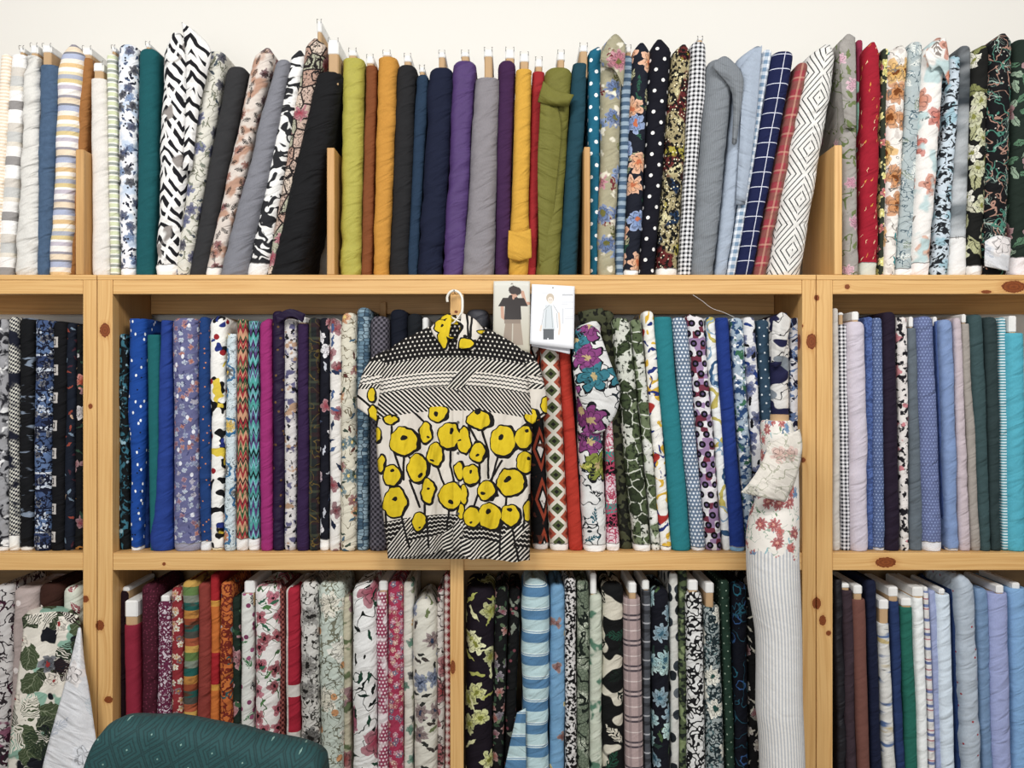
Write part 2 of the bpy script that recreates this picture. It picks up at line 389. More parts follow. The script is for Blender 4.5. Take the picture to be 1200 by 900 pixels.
def bolt(row, xt0, xt1, yt, xb0, xb1, desc, spec, **o):
    count[0] += 1; sd = count[0]; rnd = random.Random(sd*17)
    zs, yb, rn, grp = ROWS[row]
    if 'yb' in o: yb = o['yb']
    Yf = o.get('Y', .028+.004*(sd % 3)); D = o.get('D', .235); top = o.get('top', 'r')
    zt, zb = Z(yt, Yf), Z(yb, Yf); H = zt-zs-.0008
    cxt, cxb = X((xt0+xt1)/2, Yf), X((xb0+xb1)/2, Yf)
    wt, wb = (X(xt1, Yf)-X(xt0, Yf)), (X(xb1, Yf)-X(xb0, Yf))
    def cen(z): return cxb+(cxt-cxb)*(z-zb)/(zt-zb)
    def wid(z): return wb+(wt-wb)*max(0, min(1, (z-zb)/(zt-zb)))
    root = empty('fabric_bolt', (cen(zs), Yf+D/2, zs+.0006), desc+' on the '+rn, 'fabric bolt', grp)
    nV = o.get('nv', 58 if row != 'l' else 46); wr = o.get('wr', 1.6)*.001; bl = o.get('bulge', [])
    hs = [H*i/nV for i in range(nV+1)]
    ph_ = o.get('ph', 26 if top == 'p' else 0)*.003; sk = o.get('sk', rnd.choice((-.25, .25)))
    slope = rnd.uniform(-9, 9); ox = rnd.uniform(0, 99); wob = o.get('wob', .0035)
    rt = min(.022, wt*.38) if top == 'r' else .005
    extra = [H-rt*k for k in (.6, .3, .1)] if top != 'p' else []
    hs = sorted(set([h for h in hs if h < H-rt*.8 or top == 'p']+extra+[.004, .012, H]))
    vs, uvr, N = [], [], None
    for h in hs:
        z = zs+h; t = h/H; a = wid(z)/2; dx = 0; bb = D/2
        a *= 1+.045*noise.noise(Vector((ox, h*7, 2)))
        for ft, dw, ddx in bl:
            g = math.exp(-((t-ft)/.11)**2); a += dw*.0015*g; dx += ddx*.003*g
        dx += wob*noise.noise(Vector((ox+5, h*4, 7)))*min(1, h*8)
        if h < .012: a *= .93+.07*(h/.012); bb *= .985
        if top == 'p' and H-h < ph_:
            q = 1-(H-h)/ph_; a *= 1-.78*q**1.5; dx += sk*wt*q; bb *= 1-.12*q
        elif H-h < rt:
            q = 1-(H-h)/rt
            k = math.sqrt(max(0, 1-q*q)); a = a-min(a*.75, rt)*(1-k)*(1.0 if top == 'r' else .8); bb = bb-rt*(1-k)*.7
        pts = ring(max(a, .003), bb)
        if N is None: N = len(pts)
        u = 0; us = [0]
        for i in range(1, N): u += math.hypot(pts[i][0]-pts[i-1][0], pts[i][1]-pts[i-1][1]); us.append(u)
        mid = us[N//2+1]; u += math.hypot(pts[0][0]-pts[-1][0], pts[0][1]-pts[-1][1]); us.append(u)
        # printed cloth: UV follows a constant width so that patterns do not pinch
        for i, (x, y) in enumerate(pts):
            mod = .35+1.3*max(0, noise.noise(Vector((ox, h*3.1, sd+9)))+.35)+.5*max(0, .25-h)*4
            w = wr*mod*(1-abs(2*noise.noise(Vector((ox+x*9+h*1.5, (h+x*slope*.09)*15, sd))))*1.5)+wr*1.5*noise.noise(Vector((ox+x*16, (h+x*slope*.2)*8, sd+3)))
            w *= min(1, h*40)*min(1, (H-h)*40+.1)
            L = math.hypot(x, y+bb*.6) or 1
            nx = x/max(a, .003) if y > -bb*.8 else x/L
            vs.append((cen(z)-root.location.x+dx+x+nx*w, y-(abs(y) > bb*.7)*w*(1 if y < 0 else -1), h))
        uvr.append([((q-mid)/.003, h/.003) for q in us])
    nR = len(hs); fs = []; uv = []
    for i in range(nR-1):
        for k in range(N):
            k2 = (k+1) % N
            fs.append((i*N+k2, i*N+k, (i+1)*N+k, (i+1)*N+k2))
            uv += [uvr[i][k+1], uvr[i][k], uvr[i+1][k], uvr[i+1][k+1]]
    # rolled layers seen on the end
    base = len(vs); last = [Vector(v) for v in vs[-N:]]; c0 = sum(last, Vector())/N
    for j, (s, dz) in enumerate(((.82, -.004), (.6, .0), (.35, -.006))):
        for p in last: q = c0+(p-c0)*s; vs.append((q.x, c0.y+(p.y-c0.y)*(s*.3+.7 if j == 0 else s*.5+.4), H+dz))
    pr = base-N
    for j in range(3):
        cur = base+j*N
        for k in range(N):
            k2 = (k+1) % N; fs.append((pr+k2, pr+k, cur+k, cur+k2)); uv += [(uvr[-1][k+1][0], H/.003+j*2), (uvr[-1][k][0], H/.003+j*2), (uvr[-1][k][0], H/.003+j*2+2), (uvr[-1][k+1][0], H/.003+j*2+2)]
        pr = cur
    fs.append(tuple(pr+k for k in range(N))[::-1]); uv += [uvr[-1][k] for k in range(N)][::-1]
    fs.append(tuple(range(N))); uv += [uvr[0][k] for k in range(N)]
    mt = fabric(desc.replace(' ', '_')[:50], spec, o.get('band'), sd, o.get('rough', .85), o.get('weave', 1.0), o.get('fb', 1.0), o.get('sheen', 0))
    me_obj('fabric', vs, fs, mt, root, uv, True)
    if 'cap' in o:
        x0, x1, ya, ybm = o['cap']; Yc = Yf+.010; d = D-.03; dt = o.get('captilt', 0)
        ax, bx = X(x0, Yc), X(x1, Yc); za, zm_ = Z(ya, Yc), Z(ybm, Yc)
        if zm_ > zt-.01 and not o.get('nocore'):
            box('core_board', ax+.002, bx-.002, Yc+.002, Yc+d-.002, zt-.05, zm_+.01, card_m, root, .004)
        cp = box('end_cap', ax, bx, Yc, Yc+d, min(zm_, za-.012), za, cap_m, root, .005)
        if o.get('wire', row == 't'):
            for s, sx in ((-1, ax+.002), (1, bx-.002)):
                wp = tube('wire_pin', [(sx, Yc-.001, za-.010), (sx, Yc-.003, za+.001), (sx+s*.0008*(sd%3), Yc+.001, za+.004+.001*(sd%4)), (sx-s*.003, Yc+.004, za+.006)], .0008, wire_m, root, 5); wp.parent = cp
    return root
B = bolt
WB = (10, '#efece6', '#ffffff')
# ================================================================ top shelf, left unit
B('t', -1, 11, 62, -15, -3, 'peach cream fine-striped narrow', [('hs', 4, [(.5, '#f2dcc0'), (1, '#f7efe2')])], wr=1)
B('t', 11, 28.5, 63, -5, 12.5, 'white and grey wide-banded linen', [('hs', 66, [(.16, '#a5a19f'), (.34, '#f3f1ee'), (.42, '#e8e0d2'), (.60, '#cfcfcc'), (.76, '#dcd5cb'), (1, '#f5f4f2')])], top='f', cap=(22, 28, 55, 62), wr=.8)
B('t', 28.5, 43, 64, 14, 42, 'off-white wrinkled cotton, leftmost plain pale', [('s', '#dedcd6', '#e8e5de')], top='f', cap=(35, 44, 52, 63), wr=4.5, fb=1.6)
B('t', 43.5, 66, 75, 42, 55, 'denim-blue brushed linen', [('s', '#5d7a9c', '#4a6484', 5)], top='f', cap=(49, 60, 52, 62), wr=1.8)
B('t', 66, 95, 50, 54, 80, 'pastel blue, yellow and tan multi-striped', [('hs', 62, [(.08, '#ecc78f'), (.17, '#f2e8da'), (.27, '#b8c1dc'), (.31, '#8e8f98'), (.42, '#f0dcc0'), (.47, '#a9a4ae'), (.58, '#f5f0ea'), (.66, '#cfc6d2'), (.70, '#fbfaf6'), (.78, '#e3cd92'), (.86, '#b7bccb'), (.92, '#f0dfb8'), (1, '#fdf9f0')])], top='p', ph=16, sk=.08, wr=2.2)
B('t', 92, 108, 66, 77, 88, 'ochre brown plain', [('s', '#b57a3e', '#a66c33')], top='r', cap=(96, 107, 55, 65), wr=2, Y=.06)
B('t', 103.5, 123, 91, 105, 127, 'ivory plain, behind the left divider board,', [('s', '#e2dcd4', '#eae5de')], top='f', cap=(109, 121, 73, 84), wr=1.4)
B('t', 124, 134.5, 62, 127.5, 138, 'pale green and grey thin-striped', [('hs', 11, [(.30, '#a9aea5'), (.45, '#f2f1e6'), (.85, '#d9dfb8'), (1, '#f2f1e6')])], cap=(130, 135, 54, 61), wr=1.5)
B('t', 134.5, 158, 50, 139, 156, 'white with scattered blue ink blossoms', [('s', '#f1f1f4'), ('mo', '#c7d6ea', 16, .55, .12), ('fl', 17, ['#44527e', '#7d9bc8', '#32364e'], 5, .45, .62, 3), ('lf', 9, ['#2f3348', '#5a6a8c'], .35, .46, .45, 5), ('dr', 6, ['#33384a'], .2, .28, 4)], band=(9, '#e7e7ea'), wr=1.2)
B('t', 160.5, 183.5, 55, 156.5, 178, 'deep teal plain', [('s', '#0f6b72', '#0d6168')], top='r', cap=(170, 176, 50, 56), wr=.6, fb=.5)
B('t', 188, 232, 36, 180, 204, 'large black and white zigzag print, highest of its row,', [('s', '#f1efec'), ('wob', 24, 15), ('zz', 15, 44, 1.7, '#26252d', .42), ('zz', 47, 30, .7, '#f1efec', .16), ('mo', '#a39b96', 30, .62, .04, 1, 3)], top='p', ph=26, sk=-.14, wr=2.4, wob=.003, bulge=[(.55, 4, 0)], band=(13, '#f2efe9'), Y=.02)
B('t', 239, 263, 58, 203.5, 220, 'beige with navy and violet flowers', [('s', '#d6d2c4', '#e4e1d6'), ('ln', '#8d8f7a', 14, .02), ('fl', 20, ['#4d4f80', '#5a6296', '#34324e'], 6, .46, .62, 1, None), ('lf', 13, ['#8d9384', '#55606a'], .3, .42, .35, 2)], top='r', wr=1.6, Y=.032)
B('t', 264, 288, 76, 219.5, 240, 'charcoal grey plain leaning', [('s', '#444446', '#3b3b3e')], top='r', wr=.8, fb=.5)
B('t', 298, 321, 54, 239, 257, 'blush pink with black sprigs and rust flowers', [('s', '#d9cbbf', '#e6dbd2'), ('mo', '#c79c84', 20, .56, .1), ('fl', 17, ['#9c4a46', '#b8735a', '#7b3a3c'], 7, .4, .5, 2), ('lf', 13, ['#2a2626', '#3d3634'], .42, .5, .72, 3, None, 7)], top='p', ph=10, sk=.1, band=(10, '#ece3d8'), wr=1.6)
B('t', 322.5, 340, 68, 254, 287, 'cool grey crumpled plain', [('s', '#85868f', '#91929b')], top='r', wr=2.6, Y=.012, yb=322)
B('t', 341.5, 357, 57, 287.5, 311, 'black and white brushstroke camouflage', [('s', '#eeedea'), ('wob', 18, 14), ('mo', '#36373c', 13, .5, .03, 1.4, 4, 1, 1.2)], band=(15, '#dcdad6'), top='p', ph=10, sk=.05, wr=1.5)
B('t', 358.5, 384, 43, 311, 326, 'pinkish newspaper-collage with red rose', [('s', '#cdb2a2', '#dcc9b8'), ('vc', 19, ['#cdb2a2', '#dcc9b8', '#c5a08e', '#b9b8a0', '#d8c6b4'], '#3a2e2c', .05, 2), ('ri', 22, ['#2c2526'], .3, .06, .5), ('ln', '#453a38', 5, .03), ('fl', 34, ['#b9304e'], 8, .34, .34, 6)], top='p', ph=10, sk=-.1, cap=(371, 377, 24, 38), captilt=1, Y=.036)
B('t', 369, 402, 82, 313, 352, 'thick black plain leaning against the divider', [('s', '#1d1d20', '#242428')], top='r', wr=2.6, cap=(384, 397, 46, 64), Y=.010, yb=323, fb=1.3)
# ---------------- top shelf, middle section
B('t', 400.5, 426, 67, 397, 421.5, 'chartreuse yellow-green satin', [('s', '#b2aa3c', '#bdb548')], top='f', cap=(408, 418, 58, 66), wr=2.6, rough=.6)
B('t', 428, 441, 76, 422.5, 435, 'rust brown plain narrow', [('s', '#8d4d24', '#9a562a')], top='f', cap=(429, 438, 65, 75), wr=2, Y=.045)
B('t', 442.5, 465, 66, 436.5, 455, 'amber mustard plain wrinkled', [('s', '#cf8f2c', '#d99a36')], top='f', cap=(448, 458, 60, 66), wr=3)
B('t', 464.5, 488, 74, 455.5, 477, 'soft black plain', [('s', '#2a2a2d', '#333336')], top='r', cap=(473, 482, 64, 73), wr=1.8, Y=.036)
B('t', 487.5, 502, 86, 477.5, 489, 'steel navy narrow', [('s', '#27405c', '#2e4a68')], cap=(491, 498, 78, 85), wr=2, Y=.046)
B('t', 503, 531, 77, 489, 517, 'midnight navy wrinkled', [('s', '#1b2545', '#20294b')], top='r', cap=(513.5, 522, 60, 68), wr=3.2)
B('t', 531.5, 558, 69, 518, 542.5, 'purple satin', [('s', '#5d4080', '#684a8c')], top='r', cap=(540, 550, 60, 67), wr=3, rough=.6, Y=.034)
B('t', 557, 585, 90, 541, 579, 'warm grey frayed linen', [('s', '#908b90', '#9b969b')], top='f', cap=(567, 577.5, 57, 67), wr=1.3, Y=.02)
B('t', 583.5, 604, 69, 580, 596, 'plum violet plain', [('s', '#4d2658', '#552c60')], top='r', cap=(592, 603, 57, 69), wr=1, Y=.04)
B('t', 605, 624, 80, 597, 617, 'golden yellow loose-ended', [('s', '#daa32a', '#e3ad34')], top='f', cap=(609, 620, 62, 73), wr=1.5, Y=.022, bulge=[(.12, 5, 1)])
B('t', 624, 639, 83, 617.5, 628, 'bright red plain narrow', [('s', '#b3242a', '#bd2c30')], top='f', cap=(627, 636, 68, 79), wr=1.2, Y=.048)
B('t', 639.5, 671.5, 77, 628.5, 654.5, 'olive green plain with knotted tail', [('s', '#7d7a2c', '#888535')], top='r', cap=(653, 662, 60, 71), wr=2, rough=.7)
B('t', 671.5, 688.5, 73, 655.5, 676.5, 'petrol teal plain', [('s', '#1d4f60', '#225768')], top='f', cap=(679, 689, 52, 61), wr=1.3, Y=.034)
# ---------------- top shelf, right section of the central unit
B('t', 689, 705.5, 53, 692, 701, 'turquoise with small white dots', [('s', '#12799a', '#0f6c8a'), ('dt', 14, '#f2f6f6', .17)], top='p', ph=7, wr=2, Y=.05)
B('t', 706, 732, 41, 701.5, 721.5, 'sage tropical with blue and pink blooms', [('s', '#a9a181', '#bab497'), ('lf', 30, ['#6d6f38', '#8f8f5c', '#8c3540'], .34, .5, .6, 3, None, 5), ('fl', 34, ['#3f6cae', '#c65f75', '#5b85bf'], 9, .44, .55, 1, '#7d7a3a'), ('mo', '#e9e3cf', 14, .62, .06)], top='p', ph=12, sk=.05, wr=2, wob=.006)
B('t', 730, 742, 64, 721, 731, 'light blue horizontal-striped narrow', [('hs', 9.5, [(.5, '#9eb3c4'), (1, '#56728f')])], cap=(733, 740, 54, 62), wr=1.2, Y=.05)
B('t', 742.5, 764, 48, 731.5, 749.5, 'navy with peach hibiscus and palm leaves', [('s', '#23283a'), ('lf', 22, ['#b7b48c', '#8f9a72', '#2f6b52'], .3, .52, .8, 5, None, 5), ('fl', 34, ['#e8a26c', '#ea9a62', '#6f93cf'], 6, .46, .62, 2, '#d6754a')], top='p', ph=12, sk=.0, band=(7, '#eeece8'), wr=1.4)
B('t', 763.5, 790, 44, 750.5, 768, 'black-navy with white polka dots', [('s', '#17172a'), ('dt', 19, '#f1efec', .115, {'sy': .66})], top='p', ph=14, sk=-.1, wr=1)
B('t', 789, 811, 50, 769, 795, 'mustard, maroon and black speckled patchwork', [('s', '#b3a579'), ('mo', '#7b2b2b', 34, .52, .03, 1.2, 3), ('mo', '#1e3f66', 30, .63, .03, 1, 7), ('mo', '#b4a83c', 34, .64, .02, 1, 11), ('mo', '#d9cf9e', 40, .62, .03, 1, 2), ('mo', '#15120f', 4.2, .52, .03, .8, 5), ('dr', 4.2, ['#efe6c4'], .2, .35, 7)], top='p', ph=12, sk=.1, band=(9, '#e9e4dc'), wr=1.6)
B('t', 811, 829, 47, 795.5, 811, 'black and white tiny gingham', [('s', '#eeeef0'), ('gg', 5.2, '#20222e', .5)], wr=1.6, bulge=[(.78, 6, 1.5)], cap=(817, 824, 44, 47))
B('t', 831, 865, 67, 811.5, 838, 'mid-grey chambray with folded flap', [('s', '#7f858c', '#8d9399', 3), ('vt', 2.2, .4, '#9aa1a8', .5)], top='r', wr=2.4, Y=.018)
B('t', 867, 894, 52, 838.5, 852, 'pale blue chambray', [('s', '#a5b2c4', '#b2bfd0', 4)], top='p', ph=16, sk=.35, wr=1.5)
B('t', 894.5, 906, 57, 852.5, 862, 'sky blue small gingham', [('s', '#e9eef4'), ('gg', 9, '#7e9dbc', .5)], wr=1, Y=.036)
B('t', 906.5, 935, 58, 862.5, 883, 'navy with white windowpane grid', [('s', '#1f2a62'), ('gr', 17.5, '#d9dcec', .055)], top='r', wr=1.2)
B('t', 935.5, 949, 72, 883.5, 899, 'dusty red plaid', [('s', '#b5424f'), ('pl', 22, [(.3, .22, '#8b6a58'), (.7, .05, '#d9a98e')], .5)], wr=3, Y=.034)
B('t', 950, 986, 50, 900.5, 942, 'white with black concentric line diamonds', [('s', '#e9e7e2'), ('cl', 44, 60, '#3a3a3c', 7, .24), ('vt', 22, .05, '#e9e7e2')], top='p', ph=16, sk=.12, wr=1.6, Y=.02, wob=.005)
# ---------------- top shelf, right unit
B('t', 984, 1004, 39, 989.5, 1008, 'taupe grey with small pink roses', [('s', '#a5a09a', '#b1aca6'), ('ln', '#6e7f4c', 26, .012, 3), ('fl', 26, ['#cf8aa2', '#d9a5b6'], 7, .36, .45, 2), ('lf', 17, ['#7d8c58'], .4, .4, .3, 5)], top='p', ph=10, sk=.15, wr=1.5)
B('t', 1004.5, 1012, 46, 1008.5, 1013, 'mint and magenta narrow', [('s', '#a2d6c0'), ('mo', '#a82f52', 60, .5, .02, 1, 5)], Y=.07, wr=1)
B('t', 1012.5, 1034, 47, 1009, 1030, 'scarlet with tiny gold specks', [('s', '#c51432', '#b20f2e'), ('lf', 11, ['#e6a33c', '#f3cfa0'], .16, .3, .45, 2, None, 0, 1.57), ], top='p', ph=14, sk=.1, band=(16, '#e8e0cc', '#c7d6cf'), wr=2.8)
B('t', 1034.5, 1042, 56, 1030.5, 1037, 'green and yellow blossom narrow', [('s', '#3b4434'), ('fl', 13, ['#d8cf4c', '#e3dc6a', '#d23a2c'], 5, .5, .85, 1, '#f7f2b0')], Y=.05, wr=1.4)
B('t', 1042.5, 1068, 51, 1037.5, 1050, 'cream with orange poppies', [('s', '#efeae2'), ('mo', '#d7cfc8', 12, .6, .05), ('fl', 38, ['#dd9a22', '#e6ae3a', '#d9861f'], 5, .47, .62, 4, '#8a4a16'), ('lf', 26, ['#3f9aa0', '#2d3440'], .24, .4, .25, 7), ('ln', '#8c857c', 16, .012, 3)], top='p', ph=10, sk=.1, wr=1.6)
B('t', 1067, 1084, 47, 1050.5, 1070, 'dusty blue and sage leafy', [('s', '#b5c2c4'), ('lf', 24, ['#7f9aa6', '#8d9c84', '#dfe3dd', '#6d8794'], .38, .52, .95, 2, '#e6ebe8', 6), ('ln', '#58707c', 13, .015, 2)], band=(9, '#e6e9ea'), wr=1.5)
B('t', 1084.5, 1113, 42, 1070.5, 1092, 'white with coral petals and grey palm', [('s', '#efebe6'), ('lf', 36, ['#8b827a', '#9a9088', '#7d8a86'], .4, .52, .5, 2, None, 5), ('fl', 38, ['#de8a68', '#d96a52', '#e3a888'], 5, .46, .6, 5), ('mo', '#c2d9da', 30, .58, .06, 1, 4)], top='p', ph=16, sk=.15, band=(15, '#efdcd4'), wr=1.6, wob=.006, Y=.02)
B('t', 1115, 1128, 64, 1093, 1113, 'ice blue and black scribbled', [('s', '#cbd9e4'), ('mo', '#a2c6d4', 22, .55, .05), ('mo', '#2a3038', 7, .53, .04, 1.3, 3, 3, 1.5)], wr=1.5, Y=.036)
B('t', 1126, 1140, 52, 1113.5, 1135, 'smoky grey ikat blur', [('s', '#7f878c'), ('mo', '#c9cdd0', 30, .5, .25, 3), ('mo', '#3f474e', 36, .6, .2, 3, 6)], band=(46, '#e6e4e2', '#f2f1ef'), wr=1)
B('t', 1140.5, 1162, 51, 1136, 1153.5, 'black with olive and cream lilies', [('s', '#20211e'), ('lf', 32, ['#8d9156', '#d3d0b8', '#b6b78a', '#6b7038'], .4, .54, 1, 3, '#3a3c26', 0), ('fl', 30, ['#dedbc8', '#bfc08e'], 6, .44, .45, 6, '#8e9040')], top='p', ph=8, band=(12, '#d9d4ce'), wr=1.6)
B('t', 1163, 1190, 37, 1154, 1184, 'black with coloured outline leaves', [('s', '#15171c'), ('lf', 34, ['#1d2a2c', '#241c22', '#18242c'], .42, .54, .9, 3, '#9fb8ac', 0), ('ln', '#b98e7c', 22, .014, 1), ('ln', '#4d8f7c', 26, .013, 5), ('dr', 9, ['#cfc9bd'], .09, .35, 3)], top='p', ph=12, sk=.1, band=(0, '#dcd8d4'), wr=1.6, wob=.005, Y=.02)
B('t', 1190.5, 1214, 44, 1184.5, 1209, 'dark green with pink and red flowers', [('s', '#26382e'), ('lf', 22, ['#5f8a6a', '#9bb39a'], .4, .5, .9, 4, '#1d2a22'), ('fl', 32, ['#c96a84', '#8f2430', '#dfc0c4'], 6, .46, .55, 2)], band=(22, '#e8d8da'), wr=1.5)
# ================================================================ middle shelf, left unit
B('m', -9, 8, 373, -9, 8, 'grey and white marbled', [('s', '#a8a8ac'), ('mo', '#2f3038', 12, .53, .08, 1, 2, 3, 1), ('mo', '#eeeeee', 12, .6, .05, 1, 8)], band=(5, '#e8e4dc'), wr=1.5)
B('m', 8.5, 20, 371, 8.5, 20.5, 'cream and navy basket-weave', [('s', '#dad8cc'), ('ck', 2.4, '#23283e', 1, .5), ('mo', '#23283e', 24, .55, .08)], band=(18, '#efeadb'), wr=1.2)
B('m', 20.5, 38, 372, 21, 36, 'black with pale reptile stripes', [('s', '#14161c'), ('mo', '#8d9cb0', 8, .62, .06, 3.0, 3, 2, .6), ('mo', '#e6e6e6', 9, .7, .03, 3)], band=(4, '#e8e4d8'), wr=1.5)
B('m', 38.5, 60, 375, 36.5, 57, 'blue bandana patchwork', [('s', '#4a608c', '#5f7aa8'), ('hs', 70, [(.04, '#1f2c50'), (.1, '#c9d2e0'), (.3, '#3a4d7c'), (.33, '#d4dae4'), (.7, '#6480ae'), (.73, '#1b2648'), (1, '#4d6594')]), ('fl', 13, ['#c4d0e2', '#1e2a4c'], 5, .42, .7, 2, '#22305a'), ('ln', '#141d3c', 8, .05)], top='f', wr=.8)
B('m', 60.5, 77, 376, 57.5, 73, 'black with woven white squares', [('s', '#101119'), ('sq', 60, 33, '#c9c3be', .15, 0)], wr=.8)
B('m', 77.5, 88, 378, 73.5, 85, 'navy with rust and grey petals', [('s', '#182338'), ('lf', 11, ['#a84a38', '#7d93a8', '#c9a98c', '#5a2c3c'], .3, .42, .6, 4)], wr=1.2, band=(0, '#fff'))
B('m', 87.5, 96.5, 381, 85.5, 96.5, 'black with orange flowers', [('s', '#16181c'), ('fl', 26, ['#d4552f', '#dc9a34', '#c9c2c0', '#9c3244'], 5, .42, .6, 7), ('lf', 17, ['#3a5a48', '#c78a3a'], .25, .4, .4, 3)], wr=1.2, Y=.05)
# ---------------- middle shelf, central unit
B('m', 138, 148, 391, 135.5, 151, 'black and teal marbled', [('s', '#10191e'), ('mo', '#3c7f94', 13, .55, .06, .7, 4, 3, 1.5), ('mo', '#9dc6d6', 14, .66, .04, .7, 9)], wr=2.5, Y=.05)
B('m', 148.5, 170, 373, 152, 164, 'bright blue with white penguins', [('s', '#0f4fae', '#1257bd'), ('dr', 15, ['#eef2f4'], .14, .5, 3, 2.6), ('dr', 17, ['#eef2f4'], .12, .5, 7, 2.2), ('dr', 15, ['#10131c'], .07, .5, 5)], top='f', wr=1.2, bulge=[(.6, 5, -1)], band=(4, '#dfe6ee'))
B('m', 161, 175, 376, 164.5, 174, 'dark royal blue crinkled', [('s', '#173c86', '#1d479a')], wr=2.4, Y=.075)
B('m', 170, 187, 392, 174.5, 185.5, 'peacock teal plain', [('s', '#0d6f74', '#0f777b')], top='f', wr=.5, fb=.4, Y=.034)
B('m', 187.5, 199.5, 375, 177, 199, 'royal blue loose-hanging', [('s', '#2446a0', '#2a4fb0')], top='f', wr=2.2, Y=.026, bulge=[(.05, 6, -2)])
B('m', 198.5, 230, 372, 200.5, 231.5, 'lilac blue with tiny butterflies and flowers', [('s', '#7476a6'), ('fl', 8.5, ['#b9b4c8', '#a05c7c', '#8d99c0', '#b7c4d8', '#c06a5c'], 4, .4, .85, 3), ('lf', 8, ['#52568a', '#8f96b8'], .3, .4, .5, 6), ('dr', 19, ['#e4e6ee'], .16, .6, 5, 2)], wr=1, Y=.022, band=(9, '#8a8aa8', '#b7b4c4'))
B('m', 231.5, 243, 371, 233, 246, 'blue with tiny orange specks', [('s', '#20509a', '#1b4688'), ('dr', 7, ['#e08a52'], .13, .35, 3)], wr=2.2, band=(11, '#c9ccd2'))
B('m', 244, 264.5, 370, 246.5, 261, 'white with black, yellow and blue shapes', [('s', '#f2f0ea'), ('mo', '#17171b', 15, .6, .015, 1, 4, 1), ('mo', '#e6c92e', 17, .64, .015, 1, 8, 1), ('mo', '#2a3f9a', 17, .67, .015, 1, 12, 1), ('dr', 31, ['#b3202c'], .13, .4, 5)], top='p', ph=7, sk=0, band=(3, '#e6c92e'), wr=1)
B('m', 265, 276, 391, 261.5, 274.5, 'pale sky blue novelty with orange stars', [('s', '#bfd3dc', '#dfe8ea'), ('fl', 26, ['#d5702e', '#26303c', '#e6c23c'], 9, .4, .75, 3, '#e6b93c'), ('ri', 26, ['#3a7fb4'], .42, .05, .6, 3), ('ln', '#6c7a80', 6, .015)], top='f', wr=1)
B('m', 277, 289, 374, 275.5, 289, 'red, green and black flame-stitch', [('s', '#d9a07c'), ('zz', 12, 6, .6, '#2c2a2c', .3), ('zz', 25, 6, .6, '#3d7a4c', .25), ('zz', 19, 6, .5, '#b8303c', .3)], top='f', wr=.8, band=(14, '#d9d2ca'))
B('m', 289.5, 302.5, 376, 290, 303, 'teal, violet and black flame-stitch', [('s', '#4fb0a8'), ('zz', 13, 6, .6, '#1c1f30', .36), ('zz', 27, 6, .6, '#6a4a92', .3), ('zz', 21, 6, .5, '#7fc4cc', .2)], top='f', wr=.8, band=(14, '#dfe0e0'))
B('m', 303.5, 317.5, 373, 304, 318.5, 'hot magenta plain', [('s', '#b02a7c', '#b93286')], top='p', ph=6, wr=1)
B('m', 318, 333, 364, 319, 331.5, 'dark purple with small gold motifs', [('s', '#2f1848'), ('dr', 15, ['#7d5a30'], .11, .6, 3)], wr=1.5, rough=.6)
B('m', 331.5, 347, 373, 332.5, 346, 'white with inky violet sketch flowers', [('s', '#d9d4d2'), ('mo', '#6c6a92', 9, .57, .06, 1, 3, 3), ('mo', '#24232e', 6, .6, .03, 1, 6, 3), ('mo', '#c09c80', 14, .62, .04, 1, 9)], wr=1)
B('m', 347.5, 359.5, 379, 346.5, 361, 'aubergine purple plain', [('s', '#3f2356', '#462a5e')], top='f', cap=(349, 358, 371, 379), wire=False, wr=.8)
B('m', 360, 373.5, 372, 361.5, 373.5, 'dark green blurred plaid', [('s', '#2a3032'), ('pl', 26, [(.3, .1, '#4c2a30'), (.7, .06, '#5a6048')], .5), ('ln', '#77622e', 16, .015, 2)], wr=1.5)
B('m', 374, 386, 372, 374, 385, 'navy with pink and white florals', [('s', '#1a1c2e'), ('fl', 22, ['#c7a2ac', '#b0324a', '#dedbe0'], 5, .44, .55, 2), ('lf', 16, ['#c9ccd6', '#54607c'], .25, .45, .5, 5)], band=(13, '#e6e2da'), wr=1.2)
B('m', 385.5, 400, 372, 385.5, 398, 'white with crimson tulips and navy leaves', [('s', '#e6e2dc'), ('fl', 26, ['#8c2234', '#a2283c'], 4, .42, .6, 3), ('lf', 18, ['#2c3f66', '#4c6a9c', '#1f2a48'], .26, .48, .7, 5)], wr=1, top='p', ph=6)
B('m', 399.5, 417, 366, 398, 417, 'cream with rust and teal meadow flowers', [('s', '#ded8c4'), ('ln', '#8a7f66', 15, .015), ('fl', 22, ['#a8503c', '#d3883e', '#4c7c84'], 7, .42, .5, 4, '#e6c878'), ('lf', 14, ['#47594c', '#6d4038', '#52738a'], .3, .42, .5, 6)], wr=.8, Y=.022)
B('m', 417.5, 433, 360, 417.5, 431, 'denim blue street-map print', [('s', '#6f8fa4', '#82a0b2'), ('vc', 7, ['#6f8fa4', '#8aa6b6', '#4b6a82', '#99b2c0'], '#26384a', .07, 3, .6, .6)], wr=1.4)
B('m', 433.5, 455, 370, 431.5, 454, 'charcoal mauve micro-check', [('s', '#77727e'), ('ck', 3.2, '#2a2833', .9, .0)], wr=1)
B('m', 455.5, 476, 362, 456, 474, 'inky navy rounded, left of the shirt collar', [('s', '#141d33')], wr=1, Y=.05)
B('m', 476.5, 494, 367, 475, 493, 'slate black rounded, behind the shirt shoulder', [('s', '#20262e')], wr=1, Y=.055)
B('m', 494.5, 512, 386, 494, 511, 'black plain with white end tab, behind the shirt', [('s', '#17161c')], wr=1, Y=.06, cap=(495, 502, 372, 388), wire=False, top='f')
B('m', 546, 573, 362, 546, 570, 'satin grey rounded, right of the hanger hook', [('s', '#5c5d66', '#6b6c75')], wr=.6, Y=.07, rough=.4)
